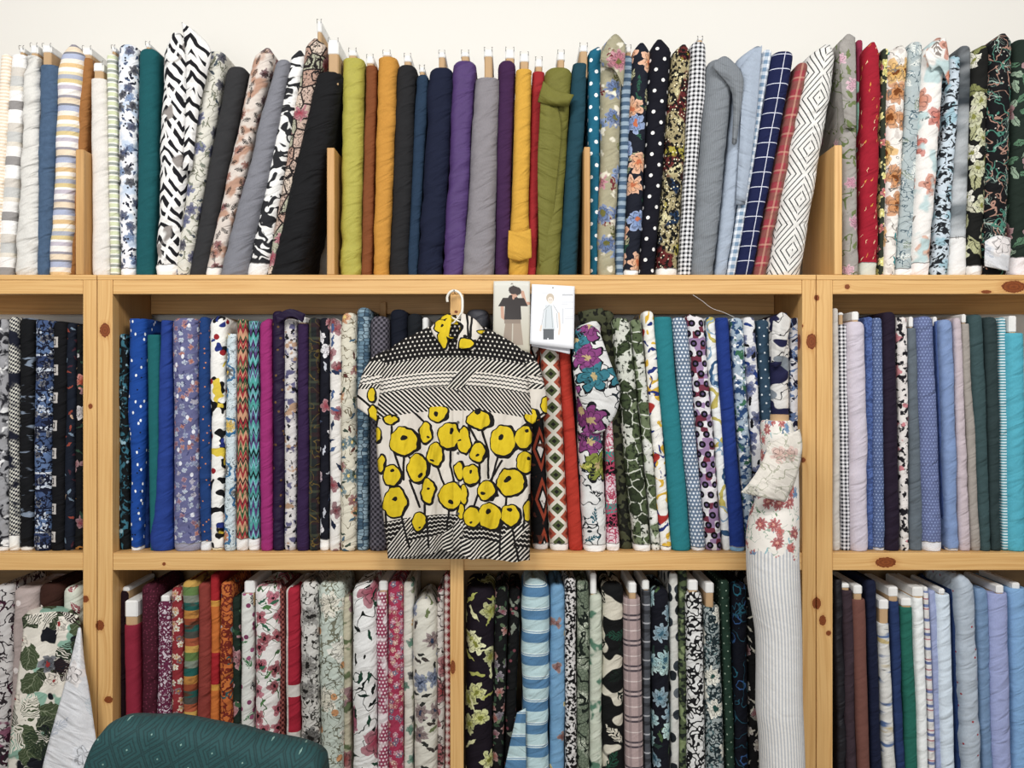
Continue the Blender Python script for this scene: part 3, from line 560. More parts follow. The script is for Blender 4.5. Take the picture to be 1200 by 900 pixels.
B('m', 574, 590, 378, 574, 592, 'black plain, half hidden behind the pattern photo', [('s', '#17161c')], wr=1, Y=.06)
B('m', 612, 634, 395, 625, 643, 'black, orange and white geometric, right of the shirt hem', [('s', '#17161a'), ('cd', 22, 60, ['#17161a', '#b5492c', '#17161a', '#e6e2dc'], [0, .55, .7, .82], .3), ('mo', '#6f3a2c', 12, .6, .05)], band=(7, '#cfc2bc'), wr=1.2, Y=.05)
B('m', 632, 655, 395, 645, 667, 'rust, cream and green diamond', [('s', '#d8d2c6'), ('cd', 22, 20, ['#2c2a24', '#5e6a3e', '#e0dacb', '#c0583c', '#8c3c2c'], [0, .14, .34, .62, .86])], band=(8, '#e9e4da'), wr=.6, fb=.5)
B('m', 655.5, 668, 400, 667.5, 684, 'vermilion red plain', [('s', '#c8321f', '#d03a26')], wr=.8, Y=.034)
B('m', 672, 705, 376, 685, 711, 'white with purple and lime exotic flowers', [('s', '#e2e2e0'), ('ln', '#23303a', 20, .02, 3), ('fl', 44, ['#8a3a7c', '#a04c92', '#8f9a3c', '#3a8a9c'], 6, .47, .75, 5, '#c9b27c', '#1d2028'), ('lf', 26, ['#2f6c7c', '#23262e', '#c9c65a'], .3, .44, .4, 7, None, 6)], wr=2, Y=.014, band=(8, '#e6e2e0'), top='p', ph=8)
B('m', 700, 720, 363, 727, 743, 'dark khaki leopard', [('s', '#565a3e'), ('mo', '#22241a', 8, .53, .04, .8, 2, 1)], wr=2, Y=.06)
B('m', 709, 716, 470, 711.5, 727, 'pink, turquoise and black patterned short', [('s', '#e2cfd2'), ('hs', 62, [(.45, '#e6ccd4'), (.7, '#17161c'), (.9, '#3f9c94'), (1, '#dcdcd8')]), ('ln', '#c94a6c', 6, .06)], wr=1.4, Y=.03, band=(9, '#e9e2e2'))
B('m', 717, 739, 372, 744, 764, 'white with olive hydrangea leaves', [('s', '#cfd3c4'), ('wob', 10, 5), ('vc', 15, ['#4a5a38', '#5d6d48', '#7b8a66', '#3d4a2e', '#d4d6ca'], '#d4d8c9', .045, 2), ('mo', '#2f3a26', 5, .56, .08, 1, 3)], wr=1, Y=.02, band=(8, '#e6e4de'))
B('m', 739.5, 752, 374, 764.5, 774, 'crumpled white and olive leaf, second fold,', [('s', '#d8d9d0'), ('wob', 10, 5), ('vc', 14, ['#d8d9d0', '#5d6d48', '#7b8a66', '#e6e6e0'], '#d4d8c9', .05, 6), ('mo', '#2f3a26', 5, .6, .08, 1, 3)], wr=2.4, Y=.036)
B('m', 753, 766, 364, 775, 788, 'white with yellow, red and cobalt brushstrokes', [('s', '#efece4'), ('mo', '#e6b82a', 20, .55, .02, 1, 3, 1, 1), ('mo', '#2a3f96', 17, .6, .02, 1, 8, 1, 1.5), ('mo', '#c8322c', 26, .64, .02, 1, 14, 1)], wr=1, band=(5, '#efece4'))
B('m', 767, 787.5, 371, 788.5, 811, 'turquoise plain tall', [('s', '#1f8f9a', '#1c8792')], top='f', wr=.8, fb=.6)
B('m', 788, 806, 371, 811.5, 828, 'slate blue micro-dot', [('s', '#7389a4'), ('dt', 4.4, '#dfe6ee', .3)], wr=1, band=(4, '#e2e2e6'))
B('m', 805.5, 826, 368, 828.5, 848, 'black, mauve and white geometric blocks', [('s', '#e0d6dc'), ('vc', 7, ['#e6e2e6', '#a98ab4', '#8c3a52', '#e6e2e6'], None, .05, 3, 1, .5), ('dt', 12, '#15131c', .34), ('dt', 12, '#6b5a86', .14)], top='p', ph=5, wr=1)
B('m', 826.5, 838.5, 371, 848.5, 857, 'white with large blue rings', [('s', '#e9ebea'), ('ri', 46, ['#1f3a66', '#3a6694', '#c9b95a'], .36, .06, 1, 3), ('ri', 30, ['#8fb0cc'], .3, .04, .7, 6)], wr=1, Y=.038)
B('m', 839.5, 854, 372, 857.5, 875, 'cobalt blue plain slanting', [('s', '#1d3f9a', '#2247a6')], top='f', wr=.8, Y=.02, band=(5, '#7fb0d4', '#8fbce0'))
B('m', 855, 871, 372, 875.5, 888, 'blue, green and white watery floral', [('s', '#a9bccc'), ('mo', '#2f568c', 8, .53, .05, 1, 3), ('mo', '#3f7a5a', 10, .6, .05, 1, 7), ('mo', '#f0f2f2', 6, .6, .04, 1, 9)], wr=2)
B('m', 872, 886, 371, 888.5, 899, 'white with royal blue painted flowers', [('s', '#e2e2e4'), ('fl', 22, ['#2a4a9a', '#1f3a80'], 5, .48, .85, 3), ('lf', 16, ['#15161e', '#2a4a9a'], .35, .45, .6, 6)], wr=1, Y=.034)
B('m', 887, 902, 374, 899.5, 910, 'slate teal with small white dots', [('s', '#3c5c74', '#2f4c66'), ('dt', 10, '#dfe6ea', .11)], wr=1.2, Y=.046)
B('m', 902.5, 927, 366, 910.5, 926, 'white with navy abstract brush blocks', [('s', '#dedcd8'), ('ln', '#26262e', 22, .014, 3), ('mo', '#2a2c5c', 26, .58, .015, 1.6, 5, 1), ('mo', '#8c96a0', 22, .64, .02, 1.5, 9, 1)], top='p', ph=8, wr=1.6, Y=.03)
B('m', 927.5, 938.5, 372, 927, 938, 'white and navy scribble against the upright', [('s', '#d9d9de'), ('mo', '#23264a', 13, .55, .03, 1, 3, 2, 1.5), ('ln', '#6c86b4', 16, .03, 5)], wr=1.6, Y=.045)
# ---------------- middle shelf, right unit
B('m', 976.5, 983, 361, 976.5, 986, 'off-white plain beside the upright', [('s', '#d6d0c8')], wr=.6)
B('m', 983.5, 993, 380, 986.5, 998.5, 'small black and white gingham, right unit,', [('s', '#e9e8ec'), ('gg', 4.6, '#26283a', .5)], top='f', cap=(983, 989, 366, 370), wire=False, wr=1.2)
B('m', 993.5, 1016, 376, 999, 1020, 'pale lilac plain', [('s', '#cfc6d4', '#d9d1dc')], top='r', cap=(999, 1007, 365, 376), wire=False, wr=1.2, Y=.02, bulge=[(.5, 1, 1)])
B('m', 1014, 1025, 371, 1015.5, 1025, 'mid blue paisley scroll', [('s', '#4a62a0'), ('ri', 11, ['#5f7cc0'], .32, .06, 1, 3), ('ln', '#5f7cc0', 10, .04)], wr=1, Y=.05)
B('m', 1024.5, 1035, 372, 1025.5, 1038.5, 'blue tiny dotted narrow', [('s', '#6276a6'), ('dt', 3.8, '#9fb2dc', .2)], wr=1.4, band=(3, '#b9c2d4'))
B('m', 1035.5, 1051, 365, 1039, 1057, 'dark aubergine plain', [('s', '#2e1f38', '#35253f')], wr=.8, top='r')
B('m', 1052, 1065, 371, 1057.5, 1066.5, 'white with black ink blots and pink', [('s', '#e6e0dc'), ('mo', '#26222c', 7, .55, .04, 1, 3), ('mo', '#d98a92', 13, .64, .04, 1, 7)], wr=1)
B('m', 1065.5, 1075.5, 384, 1067, 1084, 'slate grey plain', [('s', '#67727c', '#74808a')], top='f', wr=1.4, cap=(1066, 1071, 371, 384), wire=False)
B('m', 1076, 1096, 370, 1084.5, 1107, 'periwinkle micro-dot wide', [('s', '#6b78a8', '#7784b4'), ('dt', 3.6, '#94a6d6', .24)], wr=1.4, Y=.02, band=(11, '#c9cbd6'))
B('m', 1096.5, 1102, 376, 1107.5, 1112, 'cornflower blue thin', [('s', '#5a76b8')], wr=1, Y=.05, cap=(1094, 1099, 371, 383), wire=False)
B('m', 1102.5, 1118, 374, 1112, 1126, 'light cornflower blue shirting', [('s', '#7f9acc', '#90a9d6')], wr=2.4, Y=.026, band=(3, '#dfe2e8'))
B('m', 1118.5, 1127, 372, 1126.5, 1139.5, 'pink-grey mauve plain', [('s', '#c9b9c0', '#d2c4ca')], wr=1.4)
B('m', 1127.5, 1137, 379, 1140, 1151, 'beige-grey plain narrow', [('s', '#a8a098', '#b3aba3')], wr=1, top='f', cap=(1128, 1133, 368, 379), wire=False)
B('m', 1137, 1154, 368, 1151.5, 1163, 'bottle grey-green textured', [('s', '#3f5a5c', '#4a666a')], wr=1.6, Y=.024)
B('m', 1155, 1171, 371, 1163.5, 1175.5, 'dark sea-grey plain', [('s', '#34484a', '#3d5254')], wr=1.6)
B('m', 1171.5, 1180, 372, 1176, 1183.5, 'aqua ladder-striped', [('s', '#dbe9ec'), ('st', 3.4, .5, '#3a9fb4')], wr=.6, Y=.036)
B('m', 1180, 1204, 390, 1184, 1206, 'bright turquoise-sky plain', [('s', '#4cb4cc', '#58bed4')], top='f', wr=1, cap=(1183, 1192, 370, 390), wire=False, Y=.02)
# ================================================================ bottom shelf, left unit
B('l', -10, 12, 687, -12, 10, 'grey and plum sketch-circle', [('s', '#cfcbc9'), ('mo', '#9a5f78', 22, .58, .04, 1, 5), ('ln', '#3c3238', 14, .03, 3), ('ri', 26, ['#4d2038'], .3, .06, .7, 3)], wr=2)
B('l', 12, 42, 690, 8, 26, 'dusty taupe spotted', [('s', '#b9a7a2', '#c4b3ae'), ('dt', 40, '#e6dcd8', .09)], wr=3, Y=.03)
B('l', 43, 70, 685, 36, 64, 'chocolate brown with white spots', [('s', '#5a3122', '#40211a', 20), ('dr', 24, ['#efe6dc'], .12, .7, 3)], wr=3, Y=.045)
B('l', 71, 95, 689, 66, 93, 'pale cream and green leaf', [('s', '#d9dccc'), ('lf', 24, ['#9db08c', '#b0525c', '#c9d2b4'], .4, .46, .8, 3, '#eef0e6')], wr=2, Y=.03)
# ---------------- bottom shelf, central unit
B('l', 135, 148, 693, 134, 146, 'very dark maroon', [('s', '#33101e')], wr=1, Y=.06, cap=(143, 151, 688, 694), wire=False)
B('l', 143.5, 160.5, 733, 146, 162, 'crimson plain with exposed core', [('s', '#a11f3c', '#ab2844')], top='f', wr=.5, fb=.4, cap=(146, 161, 704, 724), wire=False, Y=.02)
B('l', 163.5, 182.5, 686, 166, 181.5, 'burgundy speckled', [('s', '#5e1730'), ('dr', 4, ['#8a3450'], .2, .7, 3)], wr=1)
B('l', 183.5, 199, 705, 182, 200.5, 'white and plum lattice', [('s', '#d6c8d2'), ('ri', 9, ['#7c2a52'], .34, .1, 1, 3), ('ln', '#7c2a52', 5, .08)], wr=1, cap=(188, 198, 698, 706), wire=False)
B('l', 199.5, 213, 689, 201, 214, 'red, cream and gold millefleur', [('s', '#a8323a'), ('fl', 9, ['#dcc19a', '#d9a07c', '#7c1c2a', '#e9dfc8'], 5, .46, .9, 3, '#c9923c')], wr=1.2)
B('l', 213.5, 231, 681, 214.5, 229, 'sunset and teal banded', [('hs', 78, [(.1, '#a8502c'), (.22, '#c98a3a'), (.34, '#1d6b62'), (.45, '#8a9484'), (.58, '#6a8a4a'), (.68, '#d2a64c'), (.8, '#c0603c'), (.9, '#5a5a52'), (1, '#246a62')]), ('mo', '#70402c', 9, .6, .1, 3)], wr=2.4)
B('l', 231.5, 245.5, 684, 229.5, 246, 'brick red brushed', [('s', '#9c3c34', '#a8483c', 6)], wr=1.4)
B('l', 246, 256.5, 673, 246.5, 257, 'pillar-box red and orange', [('hs', 100, [(.55, '#d9772a'), (.62, '#e0a03c'), (1, '#c01f2a')])], wr=1.4, Y=.04)
B('l', 257, 270.5, 683, 257.5, 271.5, 'orange paisley', [('s', '#d0622a', '#de8434', 22), ('ri', 15, ['#8c2c1c', '#2f6a70'], .3, .07, 1, 3), ('ln', '#8c2c1c', 9, .05), ('fl', 34, ['#4d7f86', '#c9b9b0'], 5, .3, .35, 5)], wr=1.4)
B('l', 271, 281, 700, 272, 281, 'dark green with dusty pink roses', [('s', '#24382c'), ('fl', 30, ['#c07a7c', '#b04a58'], 6, .48, .6, 3), ('lf', 17, ['#4d7a54', '#2d5438'], .4, .46, .8, 5)], wr=1.4, Y=.045)
B('l', 281.5, 296, 696, 281.5, 297, 'white with green fern sprigs and berries', [('s', '#dfe0da'), ('lf', 24, ['#4d8a5a', '#20282c'], .4, .46, .6, 3, None, 6), ('dr', 13, ['#9c4a74', '#b8608c'], .24, .45, 5)], wr=1, cap=(286, 298, 681, 696), wire=False, top='f')
B('l', 296.5, 326, 688, 297.5, 325.5, 'white with pink-red poppies', [('s', '#efebe8'), ('ln', '#4f7a4c', 20, .016, 3), ('fl', 21, ['#b8203c', '#c93a58', '#d65a78'], 4, .5, .8, 3, '#3a1420'), ('lf', 18, ['#3f7a5c', '#5a8c50'], .3, .42, .35, 6)], wr=1.4, Y=.022)
B('l', 326.5, 333, 690, 327, 333.5, 'dark red fine-chequered thin', [('s', '#5c1c24'), ('ck', 3, '#a85a50')], wr=1, Y=.05)
B('l', 333.5, 350, 689, 334.5, 350.5, 'scarlet and white colour-block', [('s', '#dfd9d2'), ('bar', -30, 3, 0, 92, '#c4203c'), ('bar', -30, 2, 106, 148, '#c4203c'), ('bar', -30, 2, 162, 291, '#c4203c')], wr=1)
B('l', 350.5, 372, 683, 352, 374, 'white with grey ink peonies', [('s', '#d8d6d0'), ('ln', '#55534e', 12, .025, 3), ('fl', 36, ['#8c8880', '#5c5852'], 9, .42, .55, 3, '#24201e'), ('mo', '#35322e', 6, .62, .04, 1, 6)], wr=2)
B('l', 371.5, 401, 684, 374.5, 401, 'mint with cream line-drawn flowers', [('s', '#c4d3c8', '#d8e0d4'), ('ln', '#8a8a74', 18, .018, 3), ('fl', 40, ['#e9e6d8', '#e6e0cc'], 8, .46, .7, 3), ('dr', 30, ['#dda06c'], .16, .5, 6), ('ln', '#7a7c68', 11, .016, 9)], wr=1.6, Y=.022)
B('l', 401.5, 411, 700, 402, 411, 'cream and red big-bloom narrow', [('s', '#c9c2a8'), ('fl', 40, ['#a8322c', '#8c2430'], 5, .46, .7, 3), ('mo', '#6c7a54', 20, .6, .05)], wr=1.8, Y=.05)
B('l', 411.5, 440.5, 683, 412, 441, 'white with magenta lilies and dark leafy stem', [('s', '#eeeeec'), ('ln', '#1a2420', 30, .014, 3), ('fl', 50, ['#c23a6c', '#b82c54'], 5, .46, .6, 3), ('lf', 20, ['#1c3a30', '#25543f', '#15201c'], .28, .46, .6, 6)], wr=1.2, top='p', ph=8, Y=.018)
B('l', 441, 453, 694, 441.5, 454, 'pink and white graded dots', [('s', '#b34a6c'), ('dt', 4.2, '#ecd6dc', .3), ('mo', '#efe6e8', 22, .55, .1)], wr=1, cap=(444, 454, 681, 693), wire=False, top='f')
B('l', 453.5, 471.5, 682, 454.5, 473, 'hot pink packed tiny flowers', [('s', '#c23c60'), ('fl', 7.5, ['#d98aa4', '#8c2a7c', '#c8202c', '#e0a08c', '#6c5a8c'], 5, .48, .95, 3, '#f0dccc')], wr=1)
B('l', 472, 484, 682, 473.5, 484, 'cream with scattered butterflies', [('s', '#dcd8cc'), ('fl', 20, ['#2a2620', '#4c8a6c', '#c9963c', '#7c8a4c'], 4, .34, .7, 3)], wr=1.4, Y=.045)
B('l', 483, 511.5, 703, 484.5, 512, 'ivory with slate-blue roses', [('s', '#dcd9cc'), ('lf', 17, ['#3c3e3a', '#7c8a5c', '#544c48'], .36, .44, .65, 5), ('fl', 30, ['#5f7298', '#8c6c68', '#6a7ca0'], 7, .42, .6, 3, '#3a4a6c')], wr=1.4, top='p', ph=12, sk=0, Y=.018)
B('l', 512, 520, 690, 512.5, 520.5, 'cream with large red petals narrow', [('s', '#dcd4cc'), ('fl', 40, ['#b0202c'], 4, .44, .7, 4), ('ln', '#4c3a38', 14, .02)], wr=1.4, Y=.04)
B('l', 520.5, 528, 673, 521, 528, 'pink and red small-diamond', [('s', '#dcb4ac'), ('cd', 8, 9, ['#b83a44', '#dcb4ac', '#efe4dc'], [0, .4, .7])], wr=.8, Y=.05)
B('l', 545.5, 579.5, 690, 545, 577, 'aubergine with yellow-green flowers', [('s', '#221426'), ('fl', 30, ['#c9cc6c', '#dfe0a0', '#a8ac40'], 6, .46, .6, 3, '#8c9034'), ('lf', 26, ['#b4b85c', '#dcdca8'], .16, .5, .7, 6, None, 0)], wr=1.4, Y=.022)
B('l', 580, 596, 688, 578, 590, 'black with small multicoloured garden flowers', [('s', '#17171a'), ('fl', 17, ['#8c3a4c', '#a8503c', '#6c5a6c'], 6, .4, .6, 3), ('lf', 12, ['#3f5c44', '#6c8060'], .36, .44, .7, 6)], wr=1.6, Y=.04)
B('l', 597, 610, 690, 590.5, 602, 'black with pale green leaves', [('s', '#131416'), ('lf', 20, ['#4c5c48', '#8c9484', '#2c4034'], .32, .46, .7, 6), ('dr', 14, ['#8a4a54'], .15, .4, 5)], wr=1.6, Y=.06)
B('l', 613, 645, 679, 612, 643, 'sky and powder-blue striped', [('hs', 27, [(.36, '#5c8fba'), (.40, '#dcecec'), (.44, '#5c8fba'), (.49, '#dcecec'), (.95, '#bcd8dc'), (1, '#5c8fba')])], wr=2.6, top='p', ph=12, sk=-.1, Y=.014)
B('l', 645.5, 662.5, 686, 643.5, 661.5, 'sky blue with small birds', [('s', '#6fa2cc', '#7fb0d6'), ('fl', 30, ['#8c4c44', '#5c8c78', '#c9b44c'], 3, .24, .7, 3)], wr=1.6, bulge=[(.6, 2, 0)])
B('l', 663, 675.5, 678, 662.5, 676, 'black and white fine pebble', [('s', '#d9d6d4'), ('mo', '#1c1a1e', 3.6, .5, .04, 1, 4)], wr=1)
B('l', 676.5, 690.5, 681, 676.5, 691, 'sage green snakeskin', [('s', '#7c8a74'), ('mo', '#c4ccb8', 22, .55, .1), ('vc', 4, None, '#4a5848', .06, 3), ('ln', '#1f2c24', 20, .03, 4)], wr=1.2)
B('l', 691.5, 706, 697, 691.5, 706, 'milky green tie-dye', [('s', '#b9c4b0', '#d8dccc', 12), ('mo', '#5f8c74', 18, .6, .06), ('mo', '#1d4a3a', 26, .7, .04, 1, 6)], wr=1.6, cap=(692, 699, 672, 697), wire=False)
B('l', 706.5, 731, 686, 707, 732, 'black, cream and green jungle', [('s', '#121416'), ('mo', '#d8d2c0', 30, .55, .015, 1, 4, 1), ('lf', 34, ['#1f5440', '#d8d2c0', '#14281f'], .42, .5, .8, 5, None, 6)], wr=1.6)
B('l', 731.5, 751.5, 702, 733.5, 755, 'dusty pink and grey plaid', [('s', '#b39c9c'), ('hs', 30, [(.08, '#5f545c'), (.18, '#c9b4b2'), (.26, '#5f545c'), (.6, '#bda6a4'), (.64, '#e0d2ce'), (1, '#bda6a4')]), ('vt', 11, .3, '#8c7a7c', .45)], top='f', wr=.6, fb=.4, cap=(737, 746, 683, 696), wire=False, Y=.018)
B('l', 752.5, 762, 692, 756, 764, 'charcoal and white tartan', [('s', '#5c6068'), ('pl', 22, [(.3, .1, '#1c1e24'), (.7, .04, '#d0d2d6')], .6)], top='f', wr=.8, cap=(753, 761, 680, 692), wire=False, Y=.036)
B('l', 764, 784.5, 691, 766.5, 786, 'navy with aqua hydrangeas', [('s', '#15182a'), ('lf', 18, ['#4c6a3c', '#2c4a40'], .36, .44, .6, 5), ('fl', 28, ['#8fc0c4', '#6f9cb0', '#a8d0cc'], 8, .48, .75, 3, '#3c6a80')], wr=1.2)
B('l', 785, 795, 672, 786.5, 796, 'cream with slate pears', [('s', '#d2d2cc'), ('dr', 21, ['#3c4650', '#6c747c', '#262e36'], .33, .9, 3, 1.4)], wr=1, Y=.045)
B('l', 795.5, 805, 668, 796.5, 806, 'mottled moss green', [('s', '#5c6c48'), ('mo', '#26302a', 5, .5, .05, 1.5, 4), ('mo', '#8c9c6c', 14, .6, .05)], wr=1.2, Y=.05)
B('l', 805.5, 824, 694, 806.5, 828, 'black and white squiggle maze', [('s', '#e2e2e0'), ('ln', '#1c1c22', 6, .11, 3, 0)], wr=1, cap=(807, 818, 680, 693), wire=False, Y=.02)
B('l', 826, 844, 712, 829.5, 851, 'grey-teal paisley with daisy medallions', [('s', '#a9b4b4'), ('ri', 12, ['#2f4a52', '#5c7c80'], .32, .09, 1, 3), ('ln', '#24383e', 7, .06), ('fl', 36, ['#e6e4d4'], 9, .38, .6, 5, '#2c5c54')], top='f', wr=.8, cap=(827, 837, 683, 696), wire=False, Y=.018)
B('l', 844.5, 855, 680, 852, 862, 'forest green dotted', [('s', '#2c4c3c'), ('dt', 9, '#a9bca8', .1)], wr=1.6, Y=.036)
B('l', 860, 876, 684, 863.5, 878, 'ink navy with teal line insects', [('s', '#11162a'), ('ri', 26, ['#2c7c94', '#3c6aa8'], .22, .035, .8, 3), ('ln', '#2c6c84', 24, .01, 3)], wr=1.6)
B('l', 877, 893, 681, 879, 893, 'black with cream wildflowers', [('s', '#141416'), ('fl', 20, ['#c9c2b4', '#a89c90', '#8c2c34'], 6, .4, .55, 3), ('lf', 14, ['#c4c0b0', '#8c8c80'], .2, .48, .7, 6)], wr=1.6, Y=.036)
# ---------------- bottom shelf, right unit
B('l', 978, 988, 679, 982, 992, 'charcoal crinkled beside the upright', [('s', '#26242a', '#33313a')], wr=4, rough=.5)
B('l', 988, 1001, 692, 993, 1005, 'dark plum-grey plain', [('s', '#4a3842', '#503e48')], top='f', wr=.6, cap=(986, 996, 684, 690), wire=False)
B('l', 999.5, 1016, 703, 1007, 1021, 'cocoa brown plain', [('s', '#84544a', '#8a5a50')], top='f', wr=.5, fb=.4, cap=(1001, 1011, 686, 697), wire=False, Y=.02)
B('l', 1016.5, 1028, 680, 1022, 1034.5, 'deep navy twill', [('s', '#1c264a')], wr=1, Y=.036)
B('l', 1031, 1043, 731, 1038, 1051, 'white and blue ikat-striped', [('s', '#dcdcd8'), ('mo', '#5f7cb0', 8, .6, .1, 4, 3), ('mo', '#3c3a44', 7, .68, .05, 4, 8), ('mo', '#c9b47c', 12, .66, .08, 4, 12)], top='f', wr=1.6, cap=(1031, 1042, 703, 715), wire=False)
B('l', 1043.5, 1055, 705, 1051.5, 1062, 'dark indigo plain', [('s', '#2a4278', '#2e4880')], top='f', wr=1.2, cap=(1042, 1053, 688, 700), wire=False, Y=.04)
B('l', 1057, 1071, 712, 1063, 1078, 'emerald green plain', [('s', '#1f7464', '#237c6a')], top='f', wr=.6, cap=(1057, 1069, 701, 711), wire=False)
B('l', 1071.5, 1083, 701, 1079, 1089, 'clean white plain', [('s', '#eef2f2')], top='f', wr=.8, cap=(1070, 1083, 688, 700), wire=False, Y=.022)
B('l', 1083.5, 1089, 693, 1089.5, 1097, 'white with pink and blue bars', [('s', '#e2e0de'), ('st', 12, .14, '#c98a92'), ('st', 17, .2, '#7c8cc0')], top='f', wr=.8, cap=(1083, 1088, 688, 700), wire=False)
B('l', 1089.5, 1098, 692, 1098, 1105, 'lavender blue satin', [('s', '#9eaad6', '#aab6dc')], wr=2.2, rough=.5)
B('l', 1098.5, 1115, 697, 1106, 1122, 'very pale blue plain', [('s', '#d4e2f0', '#dae8f4')], top='f', wr=.6, cap=(1101, 1108, 690, 697), wire=False, Y=.02)
B('l', 1115.5, 1122, 690, 1122.5, 1131, 'cobalt denim thin', [('s', '#2c4a84')], wr=1, Y=.05)
B('l', 1122.5, 1143, 674, 1132, 1153, 'silver-blue crumpled with red pin-dots', [('s', '#b2bfce', '#c0ccd8'), ('dr', 24, ['#c0303c'], .06, .6, 3)], wr=4.2, top='p', ph=12, rough=.45, Y=.014)
B('l', 1144, 1160, 690, 1153.5, 1165, 'steel-blue shiny plain', [('s', '#7898c0', '#82a2c8')], wr=2.6, rough=.4)
B('l', 1160.5, 1184, 696, 1165.5, 1189, 'periwinkle blue plain', [('s', '#a4aede', '#aab6e4')], top='f', wr=.8, cap=(1168, 1177, 686, 696), wire=False, Y=.018)
B('l', 1184.5, 1206, 690, 1190, 1212, 'bright sky-blue plain', [('s', '#86b2e2', '#8cbae8')], top='f', wr=1.4, cap=(1187, 1196, 683, 693), wire=False)
# ================================================================ poppy shirt on its hanger
NTX = None
def ell(uvs, x, y, rx, ry):
    s = node('ShaderNodeVectorMath'); s.operation = 'SUBTRACT'; put(s.inputs[0], uvs); s.inputs[1].default_value = (x, y, 0)
    t = node('ShaderNodeVectorMath'); t.operation = 'MULTIPLY'; put(t.inputs[0], s.outputs[0]); t.inputs[1].default_value = (1/rx, 1/ry, 0)
    l = node('ShaderNodeVectorMath'); l.operation = 'LENGTH'; put(l.inputs[0], t.outputs[0]); return S(l.outputs['Value'])
def seg(x, y, ax, ay, bx, by):
    dx, dy = bx-ax, by-ay; L = dx*dx+dy*dy
    t = mn(mx(((x-ax)*dx+(y-ay)*dy)/L, 0.0), 1.0); ex = x-ax-t*dx; ey = y-ay-t*dy
    return m('SQRT', ex*ex+ey*ey)
# positions read in shirt units (x to the right, y down)
POP = [(87, 57, 38, 26, .3, -.9), (165, 185, 79, 74, 0, -.32), (362, 20, 52, 44, 0, 0), (606, 60, 68, 50, -.1, -.9), (292, 135, 32, 55, .4, .4), (432, 155, 64, 72, .2, -.4), (520, 180, 30, 75, -.9, 0),
       (745, 182, 72, 86, -.05, -.25), (868, 160, 50, 66, .4, -.5), (598, 250, 40, 56, .2, .35), (348, 265, 42, 62, -.3, .45), (30, 315, 20, 50, -.9, 0), (97, 384, 48, 56, 0, -.5), (246, 345, 58, 76, .3, .5),
       (490, 355, 22, 52, .9, 0), (556, 380, 44, 54, 0, -.35), (875, 308, 46, 58, .45, -.3), (790, 425, 76, 76, -.25, -.25), (652, 475, 48, 54, -.5, .3), (113, 540, 64, 82, 0, -.22), (306, 480, 36, 70, 0, -.3),
       (440, 505, 64, 76, 0, .45), (518, 500, 18, 56, 0, 0), (895, 595, 24, 56, .9, 0), (790, 620, 52, 56, -.1, -.5), (668, 625, 66, 70, -.1, -.4), (567, 630, 42, 58, -.2, .5), (252, 660, 34, 56, .3, .6), (500, 600, 18, 40, .9, 0), (10, 150, 18, 45, .9, 0)]
STEM = [(225, 15, 305, 90), (95, 100, 95, 150), (105, 240, 165, 400), (165, 240, 165, 410), (175, 255, 208, 290), (200, 415, 260, 570), (360, 330, 402, 440), (440, 200, 440, 330), (440, 330, 462, 430),
        (545, 95, 600, 190), (620, 110, 660, 240), (660, 240, 662, 400), (720, 260, 680, 420), (740, 300, 672, 420), (610, 300, 608, 480), (608, 480, 575, 570), (770, 500, 762, 570), (432, 575, 418, 720), (290, 540, 288, 620),
        (860, 365, 840, 395), (905, 500, 862, 700), (150, 620, 200, 820), (800, 680, 840, 870), (85, 440, 85, 480), (60, 600, 62, 680), (300, 640, 312, 830), (730, 690, 728, 850)]
POP = [(440+x/5, 480+y/5, rx/5, ry/5, ox, oy) for x, y, rx, ry, ox, oy in POP]+[(517, 382, 7, 7, 0, 0), (529, 384, 9, 12, .1, -.1), (546, 403, 9, 5.5, 0, -1.6), (519, 397, 5, 12, -1, 0), (514, 371, 16, 3, 0, 0), (572, 390, 12, 3, 0, 0),
       (436, 462, 4.5, 8, 0, -.1), (437, 487, 5, 12, 0, 0), (623, 488, 6.5, 9, .1, -.3), (640, 474, 5, 9, 0, 0), (634, 497, 5, 7, 0, 0)]
STEM = [(440+a/5, 480+b/5, 440+c/5, 480+d/5) for a, b, c, d in STEM]+[(420, 464, 436, 478), (445, 470, 441, 500), (612, 500, 640, 482), (547, 366, 549, 395), (553, 372, 551, 395)]
